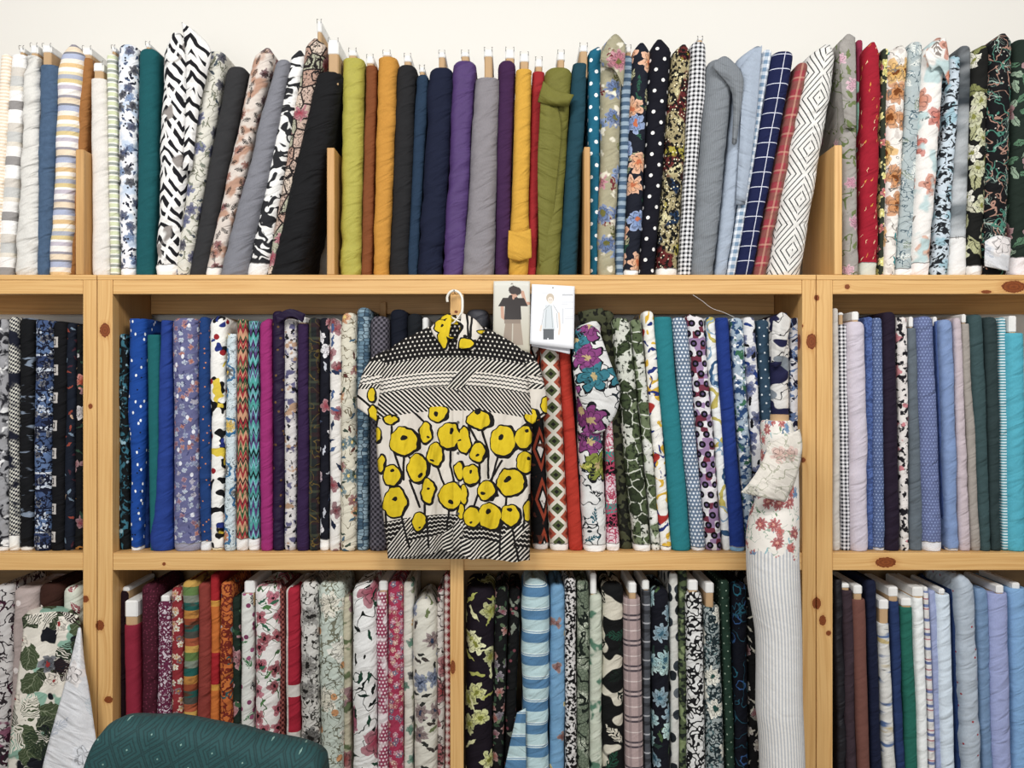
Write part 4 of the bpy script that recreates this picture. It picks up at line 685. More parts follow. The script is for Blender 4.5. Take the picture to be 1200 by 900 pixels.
def shirt_mat(name, mode='body'):
    mt = bpy.data.materials.new(name); mt.use_nodes = True; NT[0] = mt.node_tree
    bs = mt.node_tree.nodes['Principled BSDF']; uv = node('ShaderNodeUVMap'); x0, y0, _ = sep(uv.outputs[0])
    n1 = nz(vec(x0*.085, y0*.085, 1), 1, 1)-.5; n2 = nz(vec(x0*.085, y0*.085, 7), 1, 1)-.5
    xs = x0+n1*8.0; ys = y0+n2*8.0; p = vec(xs, ys)
    K, Wt = '#161414', '#dcd6cc'
    y = y0-(x0-533)*(x0-533)*.0013
    white = mix(nz(vec(x0*.05, y0*.02), 1, 2), '#cfc6ba', '#e2dcd2')
    dm = None; dd = None; do = None
    for px, py, rx, ry, ox, oy in POP:
        d = ell(p, px, py, rx*1.01, ry*1.01); dm = d if dm is None else mn(dm, d)
        o = ell(p, px+rx*.10, py+ry*.05, rx*1.08+1.9, ry*1.06+1.9); do = o if do is None else mn(do, o)
        if rx > 5: e = ell(p, px+ox*rx, py+oy*ry, min(3.6, rx*.24), min(3.6, rx*.24)); dd = e if dd is None else mn(dd, e)
    ds = None
    for s in STEM: d = seg(x0+n1*2.0, y0, *s); ds = d if ds is None else mn(ds, d)
    diag = fract((x0+y*.95)/5.0) < .42; diag2 = fract((x0-y*.95)/5.0) < .42
    row = floor(y/5.0)
    dots = ell(vec(fract(x0/5.2+row*.5)-.5, fract(y/5.0)-.5), 0, 0, .2, .22) < 1.0
    wav = (fract((y+sin(x0*1.3)*.6)/4.6) < .34)
    hem = (fract((y+sin(x0*1.3)*.8)/5.4) < .26)
    B_ = mix(dots, K, Wt)
    B_ = mix(y > 419.0, B_, mix(diag, K, Wt))
    B_ = mix(y > 435.0, B_, mix(wav, Wt, K))
    B_ = mix(y > 452.5, B_, mix(diag2, K, Wt))
    # the slanted inset beside the placket
    ins = (fabs(x0+y*.75-(545+438*.75)) < 10.0)*(y > 421.0)*(y < 456.0)
    B_ = mix(ins, B_, mix(diag, K, Wt))
    pop = white
    pop = mix(ds < 1.35, pop, K)
    B_ = mix(y > 481.0, B_, pop)
    wedge = fract((x0+y*.8)/64.0) < .28
    H_ = mix(hem, K, Wt); H_ = mix(wedge, H_, mix(diag, K, Wt)); H_ = mix(y > 632.0, H_, mix(diag, K, Wt)); H_ = mix(ds < 1.2, H_, K)
    B_ = mix(y > 603.0, B_, H_)
    if mode == 'collar': B_ = pop
    if mode == 'sleeve':
        B_ = mix(dots, K, Wt); B_ = mix(y0 > 424.0, B_, mix(diag, K, Wt)); B_ = mix((y0 > 440.0)*(y0 < 450.0), B_, mix(wav, Wt, K)); B_ = mix(y0 > 456.0, B_, pop)
    ok = y > 476.0 if mode == 'body' else (y0 > 0.0 if mode == 'collar' else y0 > 452.0)
    if mode == 'body': ok = mx(ok, y0 < 380.0)*(y0 < 640.0)
    B_ = mix((do < 1.0)*ok, B_, K)
    B_ = mix((dm < 1.0)*ok, B_, mix(nz(vec(x0*.2, y0*.2), 1, 2), '#cdb01c', '#e0c52c'))
    B_ = mix((dd < 1.0)*ok, B_, K)
    put(bs.inputs['Base Color'], B_); bs.inputs['Roughness'].default_value = .8; bs.inputs['Specular IOR Level'].default_value = .2
    bp = node('ShaderNodeBump'); bp.inputs['Strength'].default_value = 1.0; bp.inputs['Distance'].default_value = .02
    put(bp.inputs['Height'], nz(vec(x0*.075+y0*.012, y0*.018), 1, 2)); put(bs.inputs['Normal'], bp.outputs[0])
    return mt
shm = shirt_mat('poppy_cotton')
shirt = empty('shirt', P(533, 655, -.06), 'black, white and yellow poppy-print short-sleeved shirt hanging from the centre post', 'shirt')
PROF = [(374, 524, 545, .012), (379, 511, 558, .022), (384, 500, 570, .030), (391, 486, 583, .036), (399, 470, 597, .040), (406, 460, 607, .042), (413, 454, 613, .043), (425, 450, 616, .043), (445, 446, 619.5, .042),
        (470, 443, 622.5, .042), (490, 441, 624, .042), (520, 441, 623, .043), (560, 444, 621.5, .044), (600, 448.5, 621, .045), (630, 452, 621, .046), (655, 454.5, 621, .046)]
YS = -.062
def fold(u, py):                                   # vertical drape folds, stronger towards the hem
    k = min(1, max(0, (py-420)/200)); s = 0
    for cx, w, a in ((500, 9, .012), (482, 8, -.006), (519, 8, -.006), (562, 9, .010), (575, 7, -.005), (590, 9, -.006), (470, 7, .006), (606, 8, .006), (540, 6, .004)):
        s += a*math.exp(-((u-cx-(py-520)*.03)/w)**2)
    s += .005*noise.noise(Vector((u/16, py/60, 4)))
    return s*(.6+2.0*k)
vs, fs, luv, uvs = [], [], [], []
prof = crv([Vector((a, b, c)) for a, b, c, d in PROF], 4); dep = crv([Vector((d, 0, 0)) for a, b, c, d in PROF], 4)
NF, NB = 44, 14
for (py, xl, xr), dv in zip(prof, dep):
    d = dv.x; r = []; ru = []
    for i in range(NF+1):
        t = i/NF; q = math.pi*t; u = (xl+xr)/2-(xr-xl)/2*math.cos(q)**1 if False else xl+(xr-xl)*(.5-.5*math.cos(q))*.4+(xr-xl)*t*.6
        e = math.sin(q)**.45 if 0 < t < 1 else 0
        hem = (7*noise.noise(Vector((u/17, 2, 2)))-8*math.exp(-((u-515)/34)**2)+3*math.exp(-((u-600)/22)**2))*max(0, (py-600)/55)
        Y = YS-(d*.75)*e-fold(u, py)*e
        vs.append(P(u, py+hem, Y)-shirt.location); ru.append((u, py))
    for i in range(1, NB):
        t = i/NB; u = xr-(xr-xl)*t; vs.append(P(u, py, YS+d*.5*math.sin(math.pi*t)**.5)-shirt.location); ru.append((u, py))
    uvs.append(ru)
n = NF+NB
for j in range(len(prof)-1):
    for k in range(n):
        k2 = (k+1) % n; fs.append((j*n+k, (j+1)*n+k, (j+1)*n+k2, j*n+k2)); luv += [uvs[j][k], uvs[j+1][k], uvs[j+1][k2], uvs[j][k2]]
me_obj('body', vs, fs, shm, shirt, luv, True)
def px_sheet(name, rows, mat, parent, **kw):
    o = sheet(name, rows, mat, parent, **kw)
    ul = o.data.uv_layers[0]
    for l in ul.data: l.uv = (l.uv[0], 900-l.uv[1])
    return o
scm = shirt_mat('poppy_collar_cotton', 'collar'); slm = shirt_mat('poppy_sleeve_cotton', 'sleeve')
px_sheet('collar', [[(505, 384, -.085), (516, 373, -.088), (528, 367, -.078)], [(508, 392, -.104), (518, 383, -.112), (529, 376, -.105)], [(516, 402, -.112), (521, 398, -.118), (526, 393, -.116)], [(521, 411, -.113), (523, 411, -.115), (525, 411, -.113)]], scm, shirt, thick=.003)
px_sheet('collar', [[(541, 367, -.078), (556, 374, -.090), (568, 388, -.088)], [(540, 376, -.106), (552, 385, -.114), (563, 393, -.108)], [(538, 390, -.113), (547, 396, -.117), (557, 402, -.112)], [(535, 407, -.112), (545, 409, -.115), (555, 411, -.113)]], scm, shirt, thick=.003)
px_sheet('collar_stand', [[(521, 372, -.045), (533, 369, -.03), (546, 372, -.045)], [(518, 384, -.07), (533, 382, -.05), (550, 384, -.07)], [(521, 398, -.1), (533, 398, -.098), (546, 398, -.1)]], scm, shirt, thick=.002)
pr = px_sheet('placket', [[(x, y, YS-.043*.75-.0055-fold(533, y)) for x in (531, 535, 539, 542.5)] for y in (405, 430, 460, 500, 540, 580, 620, 646)], shm, shirt, thick=.0022, n=3)
def sleeve(pts):                                    # rings: centre, half width vector, depth
    vs, fs, lu, U = [], [], [], []; N = 20
    C = crv([Vector((a, b, 0)) for a, b, *_ in pts], 4); Dv = crv([Vector((p[2], p[3], p[4]*1000)) for p in pts], 4)
    for c, d in zip(C, Dv):
        ru = []
        for k in range(N):
            q = 2*math.pi*k/N; u, v = c.x+d.x*math.cos(q), c.y+d.y*math.cos(q)
            vs.append(P(u, v, YS+.022+d.z/1000*math.sin(q)*-.7+.004*noise.noise(Vector((u/9, v/9, 1))))-shirt.location); ru.append((u, v))
        U.append(ru)
    for j in range(len(C)-1):
        for k in range(N):
            k2 = (k+1) % N; fs.append((j*N+k, (j+1)*N+k, (j+1)*N+k2, j*N+k2)); lu += [U[j][k], U[j+1][k], U[j+1][k2], U[j][k2]]
    o = me_obj('sleeve', vs, fs, slm, shirt, lu, True); md = o.modifiers.new('thickness', 'SOLIDIFY'); md.thickness = .002
sleeve([(463, 436, 9, 26, .030), (450, 444, 14, 24, .034), (440, 458, 16, 16, .036), (434, 474, 14.5, 10, .036), (432, 487, 12.5, 9, .037)])
sleeve([(604, 434, -8, 24, .030), (615, 444, -12, 25, .034), (622, 462, -14, 19, .036), (626, 480, -15, 12, .036), (628, 494, -13, 9, .037)])
but_m = plain('dark_button', '#2e2926', .3)
for by in (458, 495, 531, 566, 602):
    bm = bmesh.new(); bmesh.ops.create_cone(bm, segments=14, radius1=.0052, radius2=.0048, depth=.002, cap_ends=True)
    bmesh.ops.rotate(bm, verts=bm.verts, matrix=__import__('mathutils').Matrix.Rotation(math.pi/2, 3, 'X'))
    bmesh.ops.translate(bm, verts=bm.verts, vec=P(536.8, by, YS-.043*.75-.0075-fold(533, by))-shirt.location)
    me = bpy.data.meshes.new('button'); bm.to_mesh(me); bm.free(); me.materials.append(but_m)
    o = bpy.data.objects.new('button', me); COL.objects.link(o); o.parent = pr
# ---- hanger
hg = empty('clothes_hanger', P(533, 372, -.06), 'white plastic clothes hanger hooked on a nail in the centre post', 'hanger')
hm = plain('white_plastic', '#f0ece2', .3, 0, .5)
hook = [P(524.5, 354, -.04), P(524, 349, -.04), P(526, 344, -.042), P(530, 341, -.044), P(534.5, 341, -.046), P(539, 344, -.05), P(541.5, 349, -.054), P(542, 356, -.058), P(541.5, 365, -.062), P(539, 373, -.064), P(533.5, 379, -.066)]
tube('hook', crv([Vector(q) for q in hook], 4), .0046, hm, hg, 10)
tube('hanger_arm', crv([P(533.5, 379, -.066), P(515, 388, -.064), P(490, 399, -.062), P(468, 411, -.062)], 5), .0045, hm, hg, 8)
tube('hanger_arm', crv([P(533.5, 379, -.066), P(552, 388, -.064), P(578, 399, -.062), P(600, 411, -.062)], 5), .0045, hm, hg, 8)
tube('cross_loop', crv([P(523, 377, -.096), P(530, 379, -.09), P(536, 373, -.08), P(541, 366, -.064)], 4), .003, hm, hg, 8)
tube('cross_loop', crv([P(526, 370, -.08), P(533, 374, -.085), P(541, 378, -.09)], 4), .003, hm, hg, 8)
nail = me_obj('nail', *(lambda v: ([(-.0015, 0, -.0015), (.0015, 0, -.0015), (.0015, 0, .0015), (-.0015, 0, .0015), (-.0012, .055, -.0012), (.0012, .055, -.0012), (.0012, .055, .0012), (-.0012, .055, .0012)], [(0, 1, 2, 3), (7, 6, 5, 4), (0, 4, 5, 1), (1, 5, 6, 2), (2, 6, 7, 3), (3, 7, 4, 0)]))(0), wire_m)
nail.location = P(532, 340, -.054); nail.rotation_euler = (math.radians(-8), 0, 0); tag(nail, 'small dark nail holding the white hanger above the shirt', 'nail')
# ================================================================ pattern sheets pinned to the rail
def sheet_mat(name, build, rough=.45):
    mt = bpy.data.materials.new(name); mt.use_nodes = True; NT[0] = mt.node_tree
    bs = mt.node_tree.nodes['Principled BSDF']; uv = node('ShaderNodeUVMap'); x, y, _ = sep(uv.outputs[0])
    put(bs.inputs['Base Color'], build(x, y, uv.outputs[0])); bs.inputs['Roughness'].default_value = rough; return mt
def bx(x, y, cx, cy, hx, hy, sh=0.0, tp=0.0): return (fabs(x-cx-(y-cy)*sh)-(y-cy)*tp < hx)*(fabs(y-cy) < hy)
def photo(x, y, p):                                 # crop units: /9.475, offset 570,325
    X_ = lambda a: 570+a/9.475; Y_ = lambda a: 325+a/9.475
    nn = (nz(vec(x*1.2, y*1.2), 1, 2)-.5)*.8
    c = mix(m('SMOOTH_MIN', mx((y-330)/80, 0.0), 1.0, 0.0), '#d9d8cf', '#c2bba8')
    sk = '#c79c86'
    for a in ((X_(175), Y_(330), X_(180), Y_(440)), (X_(180), Y_(440), X_(235), Y_(480)), (X_(430), Y_(290), X_(400), Y_(165)), (X_(430), Y_(290), X_(470), Y_(290))): c = mix(seg(x, y, *a) < 1.9, c, sk)
    c = mix(bx(x, y, X_(240), Y_(610), 4.6, 15, -.08, .05), c, '#9c8c7c'); c = mix(bx(x, y, X_(345), Y_(610), 5.2, 15, .05, .06), c, '#a49484')
    c = mix(bx(x, y, X_(290), Y_(485), 9.6, 3), c, '#8f8072'); c = mix(ell(p, X_(300), Y_(205), 3.4, 3.2) < 1.0, c, sk)
    c = mix(bx(x, y, X_(293), Y_(350), 9.4, 12.5, 0, .06), c, '#2c2422'); c = mix(bx(x, y, X_(200), Y_(275), 4.6, 5.0, -.55), c, '#2c2422'); c = mix(bx(x, y, X_(395), Y_(275), 4.6, 4.8, .5), c, '#2c2422')
    c = mix(bx(x, y, X_(293), Y_(240), 6.5, 4.5, 0, .6), c, '#2c2422'); c = mix(ell(p, X_(300), Y_(222), 1.4, 2.6) < 1.0, c, sk)
    c = mix(ell(p, X_(318), Y_(182), 3.6, 4.4) < 1.0, c, sk)
    return mix(mn(ell(p, X_(300), Y_(140), 5.6, 5.0), ell(p, X_(350), Y_(155), 4.0, 4.6))+nn < 1.0, c, '#3a302e')
def drawing(x, y, p):
    X_ = lambda a: 570+a/9.475; Y_ = lambda a: 325+a/9.475
    c = lin('#eceef2'); g = '#8f9094'; lg = '#c3c6cc'
    c = mix(bx(x, y, X_(690), Y_(450), 5.6, 15, 0, .12), c, '#d3dade')
    for a in ((700, 310, 640, 360), (640, 360, 610, 560), (745, 310, 800, 400), (720, 320, 735, 560), (665, 360, 655, 560), (780, 400, 790, 560)): c = mix(seg(x, y, X_(a[0]), Y_(a[1]), X_(a[2]), Y_(a[3])) < .32, c, '#a3a9ac')
    for a in ((805, 400, 815, 560), (815, 560, 805, 630), (610, 540, 600, 590)): c = mix(seg(x, y, X_(a[0]), Y_(a[1]), X_(a[2]), Y_(a[3])) < 1.1, c, '#e3d3c4')
    c = mix(ell(p, X_(708), Y_(230), 4.6, 5.4) < 1.0, c, '#c7b9a6'); c = mix(ell(p, X_(710), Y_(255), 3.1, 4.2) < 1.0, c, '#eadfd4')
    c = mix(ell(p, X_(702), Y_(248), .5, .4) < 1.0, c, '#6d625a'); c = mix(ell(p, X_(722), Y_(248), .5, .4) < 1.0, c, '#6d625a')
    c = mix(bx(x, y, X_(690), Y_(632), 6.2, 6.2), c, '#5c6064'); c = mix(bx(x, y, X_(683), Y_(685), .7, 1.2), c, '#eceef2')
    # header and rows of text too small to read
    tick = fract(x*1.05) < .62
    c = mix(bx(x, y, X_(900), Y_(195), 6.4, .9, 0)*tick*.9, c, g); c = mix(bx(x, y, X_(650), Y_(172), 3.4, .5)*.5, c, lg)
    for yy, w, cx in ((275, 6.5, 900), (300, 3.5, 870), (345, 5, 915), (438, 4, 920), (460, 5, 915)): c = mix(bx(x, y, X_(cx), Y_(yy), w, .45)*(fract(x*1.7) < .75)*.7, c, lg)
    return mix(bx(x, y, X_(848), Y_(430), .9, 9)*.6, c, lg)
pm = sheet_mat('printed_photo', photo, .35); dm_ = sheet_mat('printed_drawing', drawing, .5); bkm = plain('paper_back', '#dfe0e6', .7)
o = px_sheet('pattern_sheet', [[(578.5, 329.5, -.008), (600, 329, -.008), (621, 329.5, -.008)], [(578, 372, -.010), (600, 372, -.012), (621.2, 372, -.009)], [(577.5, 415, -.010), (600, 415, -.011), (621, 414, -.010)]], pm, None, thick=.0006)
tag(o, 'colour photo sheet of a person in black shirt and beige trousers', 'pattern sheet', 'sewing pattern sheets on the rail')
o = px_sheet('pattern_sheet', [[(623.3, 333, -.009), (648, 334, -.010), (673.5, 335.5, -.009)], [(622, 368, -.012), (647, 369, -.014), (673, 371, -.012)], [(621, 403, -.016), (645, 406, -.018), (672.3, 409, -.020)]], dm_, None, thick=.0005)
tag(o, 'white instruction sheet with a pencil-drawn person in a shirt and grey shorts', 'pattern sheet', 'sewing pattern sheets on the rail')
o = px_sheet('pattern_sheet', [[(624, 385, -.003), (646, 386, -.003), (668, 388, -.003)], [(623, 404, -.005), (645, 408, -.007), (668, 412, -.008)], [(623, 404.5, -.003), (645, 409, -.004), (667, 415, -.005)]], bkm, None, thick=.0005)
tag(o, 'plain back leaf peeping out below the pencil-drawn instruction sheet', 'pattern sheet', 'sewing pattern sheets on the rail')
pinm = plain('steel_pin', '#b9b4aa', .3, 0, .6)
for a, b, lb in ((600, 332, 'tiny steel pin at the top of the black-shirt photo sheet'), (648, 337, 'tiny steel pin at the top of the pencil-drawing sheet')):
    bm = bmesh.new(); bmesh.ops.create_uvsphere(bm, u_segments=10, v_segments=6, radius=.0028); me = bpy.data.meshes.new('pin'); bm.to_mesh(me); bm.free(); me.materials.append(pinm)
    o = bpy.data.objects.new('pin', me); COL.objects.link(o); o.location = P(a, b, -.0115); tag(o, lb, 'pin')
th = tube('loose_thread', crv([P(812, 345.5, -.002), P(822, 352, .004), P(834, 361, .010), P(848, 366, .016), P(861, 372, .022)], 5), .0007, cap_m, None, 5)
tag(th, 'single white thread hanging under the top rail above the cobalt bolt', 'thread')
# ================================================================ embroidered roll on the right
rr = empty('fabric_roll', (X(916, -.12), -.12, 0), 'tall cream roll with grey stripes and embroidered red flowers, standing in front of the shelves', 'fabric roll')
rspec = [('s', '#e6e3dd', '#f0eeea'), ('vt', 4.2, .45, '#96a3b8', .55)]
rm = fabric('striped_embroidered_cotton', rspec, None, 300, .8, 1.0, .25)
NT[0] = rm.node_tree; bs = rm.node_tree.nodes['Principled BSDF']; lk = bs.inputs['Base Color'].links[0].from_socket
uv = node('ShaderNodeUVMap'); u, v, _ = sep(uv.outputs[0]); c = Ctx(); c.u = u; c.v = v
e = '#ece7df'; b = lin(e)
b = L_ln(c, b, '#9fb0a0', 15, .014, 3); b = L_lf(c, b, 14, ['#6c8a68', '#8fb8c0', '#54708c'], .2, .45, .42, 6)
b = L_mo(c, b, '#ece7df', 18, .56, .04, 1, 9); b = L_fl(c, b, 24, ['#9c2424', '#b03a34', '#a83030'], 9, .40, .75, 3, '#d9a898'); b = L_fl(c, b, 30, ['#5c86b0', '#c05a54'], 6, .25, .5, 8)
edge_ = v+(nz(vec(u*.07, v*.04), 1, 1)-.5)*40
b = mix(edge_ > 352.0, lk, b); put(bs.inputs['Base Color'], b)
vs, fs, lu, U = [], [], [], []; N = 40
RP = [(1052, 899, 952), (980, 897, 951), (900, 896.5, 949), (860, 894.5, 947.5), (840, 892, 946.5), (820, 892, 946), (780, 892, 945.5), (745, 891, 945), (715, 886, 944), (690, 882, 943), (660, 880.5, 942), (630, 881, 942), (605, 885, 942), (585, 893, 942), (560, 896, 941.5), (530, 898, 942), (517, 897, 942), (505, 897.5, 936), (496, 898, 934), (493.5, 900, 932)]
cv = crv([Vector(q) for q in RP], 3)
for (py, xl, xr) in cv:
    ru = []; Yc = -.12; cx = (X(xl, Yc-.05)+X(xr, Yc-.05))/2; r = (X(xr, Yc-.05)-X(xl, Yc-.05))/2
    for k in range(N):
        q = 2*math.pi*k/N; rad = r*(1+.015*noise.noise(Vector((math.cos(q)*2, math.sin(q)*2, py/50))))
        vs.append(Vector((cx+rad*math.cos(q), Yc+min(r, .085)*math.sin(q)*.95, Z(py, Yc-.05)))-rr.location); ru.append((q/(2*math.pi)*190, 1000-py))
    ru.append((190, 1000-py)); U.append(ru)
for j in range(len(cv)-1):
    for k in range(N): k2 = (k+1) % N; fs.append((j*N+k, j*N+k2, (j+1)*N+k2, (j+1)*N+k)); lu += [U[j][k], U[j][k+1], U[j+1][k+1], U[j+1][k]]
zmin = min(q.z for q in vs)
for q in vs: q.z = max(q.z, .001) if q.z < .06 else q.z
fs.append(tuple((len(cv)-1)*N+k for k in range(N))); lu += [(0, 500)]*N
me_obj('fabric', vs, fs, rm, rr, lu, True)
def vtube(name, px0, px1, pyt, pyb, Y, mat, parent, seg_=24):
    x0, x1 = X(px0, Y), X(px1, Y); r = (x1-x0)/2; c0 = Vector(((x0+x1)/2, Y+r*.3, 0))-parent.location; z0, z1 = Z(pyb, Y)-parent.location.z, Z(pyt, Y)-parent.location.z
    vs = []; fs = []
    for z, rr_ in ((z0, r), (z1, r), (z1, r*.82), (z1-.03, r*.82)):
        for k in range(seg_): q = 2*math.pi*k/seg_; vs.append((c0.x+rr_*math.cos(q), c0.y+rr_*math.sin(q), z))
    for j in range(3):
        for k in range(seg_): k2 = (k+1) % seg_; fs.append((j*seg_+k, j*seg_+k2, (j+1)*seg_+k2, (j+1)*seg_+k))
    fs.append(tuple(3*seg_+k for k in range(seg_)))
    return me_obj(name, vs, fs, mat, parent, None, False)
vtube('tube_core', 904, 925, 486, 510, -.13, card_m, rr)
flm = fabric('cream_reverse', [('s', '#dad3c6', '#e8e2d8'), ('fl', 30, ['#d9b3a4', '#c9c4b4'], 5, .4, .35, 3), ('ln', '#b9b8a4', 16, .02, 3)], None, 301)
o = sheet('loose_flap', [[(900, 520, -.212), (918, 512, -.225), (937, 503, -.205)], [(893, 542, -.222), (915, 540, -.240), (940, 525, -.212)], [(880, 563, -.226), (905, 566, -.246), (933, 560, -.224)], [(868, 577, -.222), (893, 583, -.242), (920, 588, -.224)]], flm, rr, amp=.006, thick=.0025, seed=3)
# ================================================================ draped cloths, bottom left
tm = fabric('tropical_print', [('s', '#e3ddd0'), ('mo', '#8fb8a4', 30, .55, .03, 1, 4), ('lf', 34, ['#3d4a34', '#50603f'], .75, .55, .75, 5, '#8c9478'), ('mo', '#1c1f2c', 26, .6, .02, 1, 8), ('lf', 40, ['#3a2228', '#e6e0d2', '#33452f'], .9, .58, .8, 9, None, 9), ('fl', 38, ['#e6dccc', '#24304c', '#e2d8c6'], 5, .36, .45, 3, '#b03434')], None, 310)
o = px_sheet('draped_fabric', [[(26, 724, -.012), (42, 719, -.02), (58, 717, -.022), (76, 717, -.02), (92, 721, -.012)], [(27, 745, -.02), (42, 742, -.034), (58, 742, -.028), (76, 742, -.036), (95, 745, -.022)],
    [(20, 800, -.03), (37, 800, -.05), (54, 800, -.036), (72, 800, -.052), (88, 800, -.03)], [(14, 850, -.04), (32, 850, -.062), (50, 850, -.045), (66, 850, -.060), (80, 850, -.036)], [(6, 930, -.05), (26, 930, -.07), (46, 930, -.05), (60, 930, -.07), (72, 930, -.045)], [(0, 1000, -.06), (20, 1000, -.08), (40, 1000, -.06), (56, 1000, -.08), (68, 1000, -.05)]], tm, None, amp=.006, thick=.003, seed=5)
tag(o, 'white tropical-leaf cloth draped in front of the left bottom bay', 'draped fabric')
o = sheet('fabric_top', [[(26, 724, -.012), (58, 717, -.022), (92, 721, -.012)], [(34, 716, .03), (60, 712, .02), (86, 715, .03)], [(40, 712, .10), (60, 708, .10), (82, 712, .10)]], tm, None, thick=.003)
o.parent = bpy.data.objects['draped_fabric']
wm = fabric('pale_reverse', [('s', '#d6d8dd', '#e6e6e8'), ('lf', 40, ['#c3c8d2', '#e9e9ea', '#cdd4da'], .42, .5, .8, 5, None, 7), ('fl', 44, ['#e9e2e0', '#dcdfe6'], 5, .42, .4, 3)], None, 311)
o = sheet('draped_fabric', [[(92, 736, -.03), (94, 735, -.032), (95, 737, -.03)], [(83, 775, -.05), (92, 775, -.062), (99, 778, -.045)], [(74, 810, -.058), (90, 810, -.07), (105, 812, -.05)], [(60, 860, -.07), (86, 860, -.085), (112, 862, -.06)], [(48, 910, -.075), (84, 910, -.095), (119, 910, -.065)], [(34, 1000, -.085), (84, 1000, -.10), (134, 1000, -.075)]], wm, None, amp=.005, thick=.003, seed=8)
tag(o, 'pale grey reverse side of leaf cloth hanging over the left uprights', 'draped fabric')
# ================================================================ loose flaps on single bolts
def byl(s): return [q for q in bpy.data.objects if q.get('label', '').startswith(s)][0]
def flap(lbl, rows, amp=.003, thick=.0022, name='loose_flap', mat=None):
    r = byl(lbl); mt = mat or [ch for ch in r.children if ch.name.startswith('fabric')][0].data.materials[0]
    return sheet(name, rows, mt, r, amp=amp, thick=thick, seed=len(lbl))
flap('olive green', [[(637, 96, .012), (650, 106, -.004), (672, 112, .012)], [(634, 108, .006), (646, 118, -.014), (668, 119, .006)], [(631, 120, .012), (645, 122, -.002), (666, 124, .014)]], thick=.012, name='knot')
flap('olive green', [[(634, 112, .010), (642, 112, .002), (650, 116, .012)], [(632, 150, .008), (644, 150, -.004), (658, 148, .016)], [(630, 200, .016), (644, 200, .010), (654, 200, .022)], [(632, 318, .04), (637, 318, .036), (641, 318, .04)]])
flap('mid-grey chambray', [[(836, 74, .008), (850, 66, .002), (866, 80, .008)], [(838, 82, .004), (856, 84, -.008), (871, 92, .002)], [(858, 110, .014), (864, 112, .002), (870, 112, .010)], [(858, 168, .018), (860, 170, .01), (863, 168, .018)]])
flap('pale blue chambray', [[(868, 78, .022), (880, 64, .016), (893, 53, .022)], [(868, 140, .02), (876, 140, .01), (886, 140, .02)], [(862, 240, .024), (867, 240, .016), (873, 240, .024)]])
flap('large black and white', [[(213, 26, .012), (222, 32, .0), (230, 38, .012)], [(216, 48, .006), (232, 52, -.012), (247, 58, .012)], [(218, 80, .006), (230, 84, -.012), (243, 88, .014)], [(218, 130, .010), (226, 130, -.002), (233, 130, .018)], [(214, 200, .016), (219, 200, .01), (225, 200, .02)]], amp=.008)
flap('golden yellow', [[(596, 270, .012), (608, 272, .006), (622, 268, .014)], [(595, 298, .010), (608, 300, .0), (623, 298, .012)], [(597, 303, .014), (609, 306, .008), (622, 302, .016)]])
flap('sage tropical', [[(712, 48, .02), (722, 40, .014), (733, 52, .02)], [(704, 66, .012), (716, 70, -.012), (732, 78, .012)], [(706, 78, .02), (720, 82, -.004), (730, 102, .018)]], amp=.006)
flap('white with purple', [[(674, 386, .006), (690, 380, -.006), (702, 388, .006)], [(671, 420, -.004), (692, 420, -.022), (715, 424, -.004)], [(675, 455, .0), (698, 455, -.026), (726, 455, -.002)], [(684, 480, .008), (700, 488, -.012), (722, 484, .006)], [(690, 505, .016), (698, 508, .004), (708, 505, .014)]], amp=.008)
flap('dark khaki', [[(677, 366, .05), (690, 363, .04), (706, 361, .05)], [(680, 378, .04), (694, 372, .03), (710, 372, .04)], [(690, 392, .06), (700, 388, .05), (711, 392, .06)]])
flap('white with navy abstract', [[(906, 375, .02), (916, 366, .01), (927, 374, .02)], [(904, 400, .014), (912, 395, .0), (922, 402, .014)], [(904, 430, .02), (909, 430, .01), (915, 428, .02)]], amp=.006)
flap('dark purple', [[(322, 370, .012), (340, 362, .004), (358, 368, .012)], [(324, 380, .010), (340, 371, .002), (355, 378, .014)]])
flap('sky and powder', [[(616, 830, .012), (612, 832, .004), (606, 835, .012)], [(616, 865, .006), (606, 868, -.006), (598, 870, .008)], [(617, 905, .004), (603, 908, -.01), (590, 908, .006)], [(618, 955, .004), (600, 955, -.01), (582, 955, .006)]])
flap('white with coral', [[(1084, 62, .012), (1096, 50, .004), (1108, 44, .012)], [(1086, 70, .008), (1100, 62, -.006), (1112, 70, .008)], [(1092, 84, .014), (1102, 78, .004), (1112, 100, .014)]], amp=.006)
flap('black with coloured', [[(1154, 283, .004), (1168, 276, -.008), (1184, 279, .004)], [(1154, 292, .002), (1169, 291, -.014), (1184, 293, .002)], [(1153.5, 305, .002), (1169, 306, -.012), (1183, 307, .002)], [(1154, 312, .006), (1168, 315, -.006), (1182, 318, .006)]], name='paper_wrap', mat=wm, amp=.008)
flap('taupe grey', [[(983, 52, .02), (993, 40, .012), (1002, 44, .02)], [(985, 90, .014), (994, 90, .004), (1003, 92, .014)], [(990, 150, .02), (996, 150, .012), (1003, 150, .02)]])
# printed mark on the selvedge of the ikat bolt
tx = bpy.data.curves.new('selvedge_mark', 'FONT'); tx.body = '11'; tx.size = .016; tx.extrude = .0003
to = bpy.data.objects.new('mark_text', tx); COL.objects.link(to); r_ = byl('smoky grey'); to.parent = r_
to.location = P(1119, 280, .022)-r_.location; tm_ = bpy.data.meshes.new_from_object(to); to2 = bpy.data.objects.new('selvedge_mark', tm_); COL.objects.link(to2); to2.parent = r_; to2.location = to.location; to2.rotation_euler = (math.pi/2, 0, 0); bpy.data.objects.remove(to); tm_.materials.append(wire_m)
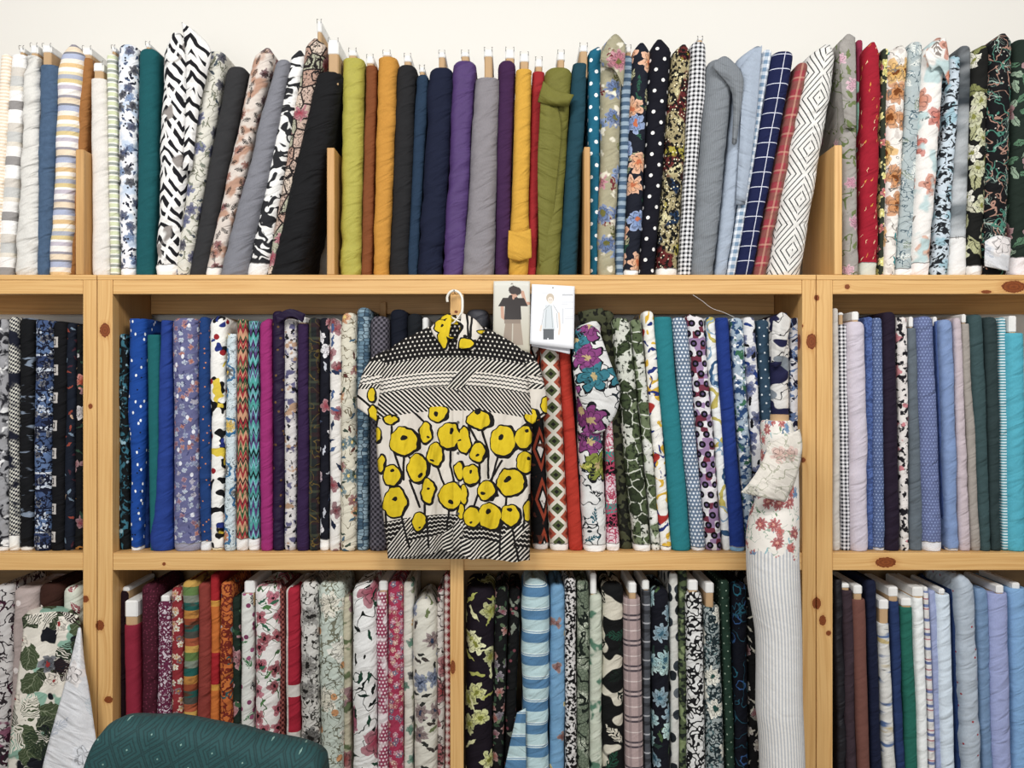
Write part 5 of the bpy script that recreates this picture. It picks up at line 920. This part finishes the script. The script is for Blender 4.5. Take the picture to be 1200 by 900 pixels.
# ================================================================ upholstered chair, bottom left foreground
ch = empty('chair', (X(240, -.95), -.95, 0), 'dark green diamond-patterned upholstered chair in the left foreground', 'chair')
gm = bpy.data.materials.new('green_diamond_upholstery'); gm.use_nodes = True; NT[0] = gm.node_tree
bs = gm.node_tree.nodes['Principled BSDF']; uv = node('ShaderNodeUVMap'); u, v, _ = sep(uv.outputs[0])
a_ = (u+v*.32)/32.0; b_ = (v*1.05-u*.62)/32.0; fa = fabs(fract(a_)-.5)*2; fb_ = fabs(fract(b_)-.5)*2; d_ = mx(fa, fb_)
nn = nz(vec(u*.35, v*.35), 1, 3)
col = mix(nn, '#153c3f', '#1f4d4e')
rings = mx(fabs(d_-.93) < .05, mx(fabs(d_-.60) < .05, fabs(d_-.34) < .05))
col = mix(rings*.75, col, '#0d2c2e'); col = mix(fabs(fract(u/34.0)-.5) < .012, col, '#12383a'); col = mix((d_ < .06), col, '#7c9c92')
put(bs.inputs['Base Color'], col); bs.inputs['Roughness'].default_value = .8
bp = node('ShaderNodeBump'); bp.inputs['Strength'].default_value = .5; bp.inputs['Distance'].default_value = .004; put(bp.inputs['Height'], nn*.5-rings*.6); put(bs.inputs['Normal'], bp.outputs[0])
Yc = -.95; TOP = [(103, 925), (106, 898), (112, 876), (122, 855), (135, 844), (152, 840), (190, 840.5), (230, 845), (270, 853), (310, 862), (345, 869), (365, 875), (376, 882), (380, 893), (380, 925)]
tp = crv([Vector((a, b, 0)) for a, b in TOP], 4); vs, fs, lu, U = [], [], [], []; M = 18
for c_ in tp:
    ru = []
    for k in range(M+1):
        q = k/M
        if q < .4: Y, dz, s = Yc-.05, -(.4-q)/.4*.42, 0
        elif q > .6: Y, dz, s = Yc+.05, -(q-.6)/.4*.42, 0
        else: an = math.pi*(q-.4)/.2; Y, dz = Yc-.05*math.cos(an), .022*math.sin(an)-.0
        p = P(c_.x, c_.y, Yc); cxm = X(242, Yc)
        w_ = .006*noise.noise(Vector((c_.x/40+dz*4, dz*5, 3)))+.007*math.exp(-((c_.x-200+dz*120)/9)**2)+.006*math.exp(-((c_.x-285+dz*150)/10)**2)
        vs.append(Vector((p.x+(p.x-cxm)*(.02*abs(dz)), Y-(w_ if q < .5 else -w_), max(p.z-.022+dz, .5)))-ch.location); ru.append((c_.x, (p.z+dz)/.002))
    U.append(ru)
for j in range(len(tp)-1):
    for k in range(M): fs.append((j*(M+1)+k, (j+1)*(M+1)+k, (j+1)*(M+1)+k+1, j*(M+1)+k+1)); lu += [U[j][k], U[j+1][k], U[j+1][k+1], U[j][k+1]]
for j in (0, len(tp)-1): fs.append(tuple(j*(M+1)+k for k in range(M+1))); lu += U[j]
me_obj('backrest', vs, fs, gm, ch, lu, True)
def cushion(name, x0, x1, y0, y1, z0, z1, mat, bev):
    o = box(name, x0, x1, y0, y1, z0, z1, mat, ch, bev); return o
cushion('seat', X(112, Yc), X(372, Yc), Yc+.06, Yc+.52, .42, .52, gm, .03)
lgm = plain('dark_wood_leg', '#3a2418', .5)
for lx in (X(125, Yc), X(360, Yc)):
    for ly in (Yc+.02, Yc+.46): cushion('leg', lx-.018, lx+.018, ly-.018, ly+.018, 0, .43 if ly > Yc+.1 else .55, lgm, .004)
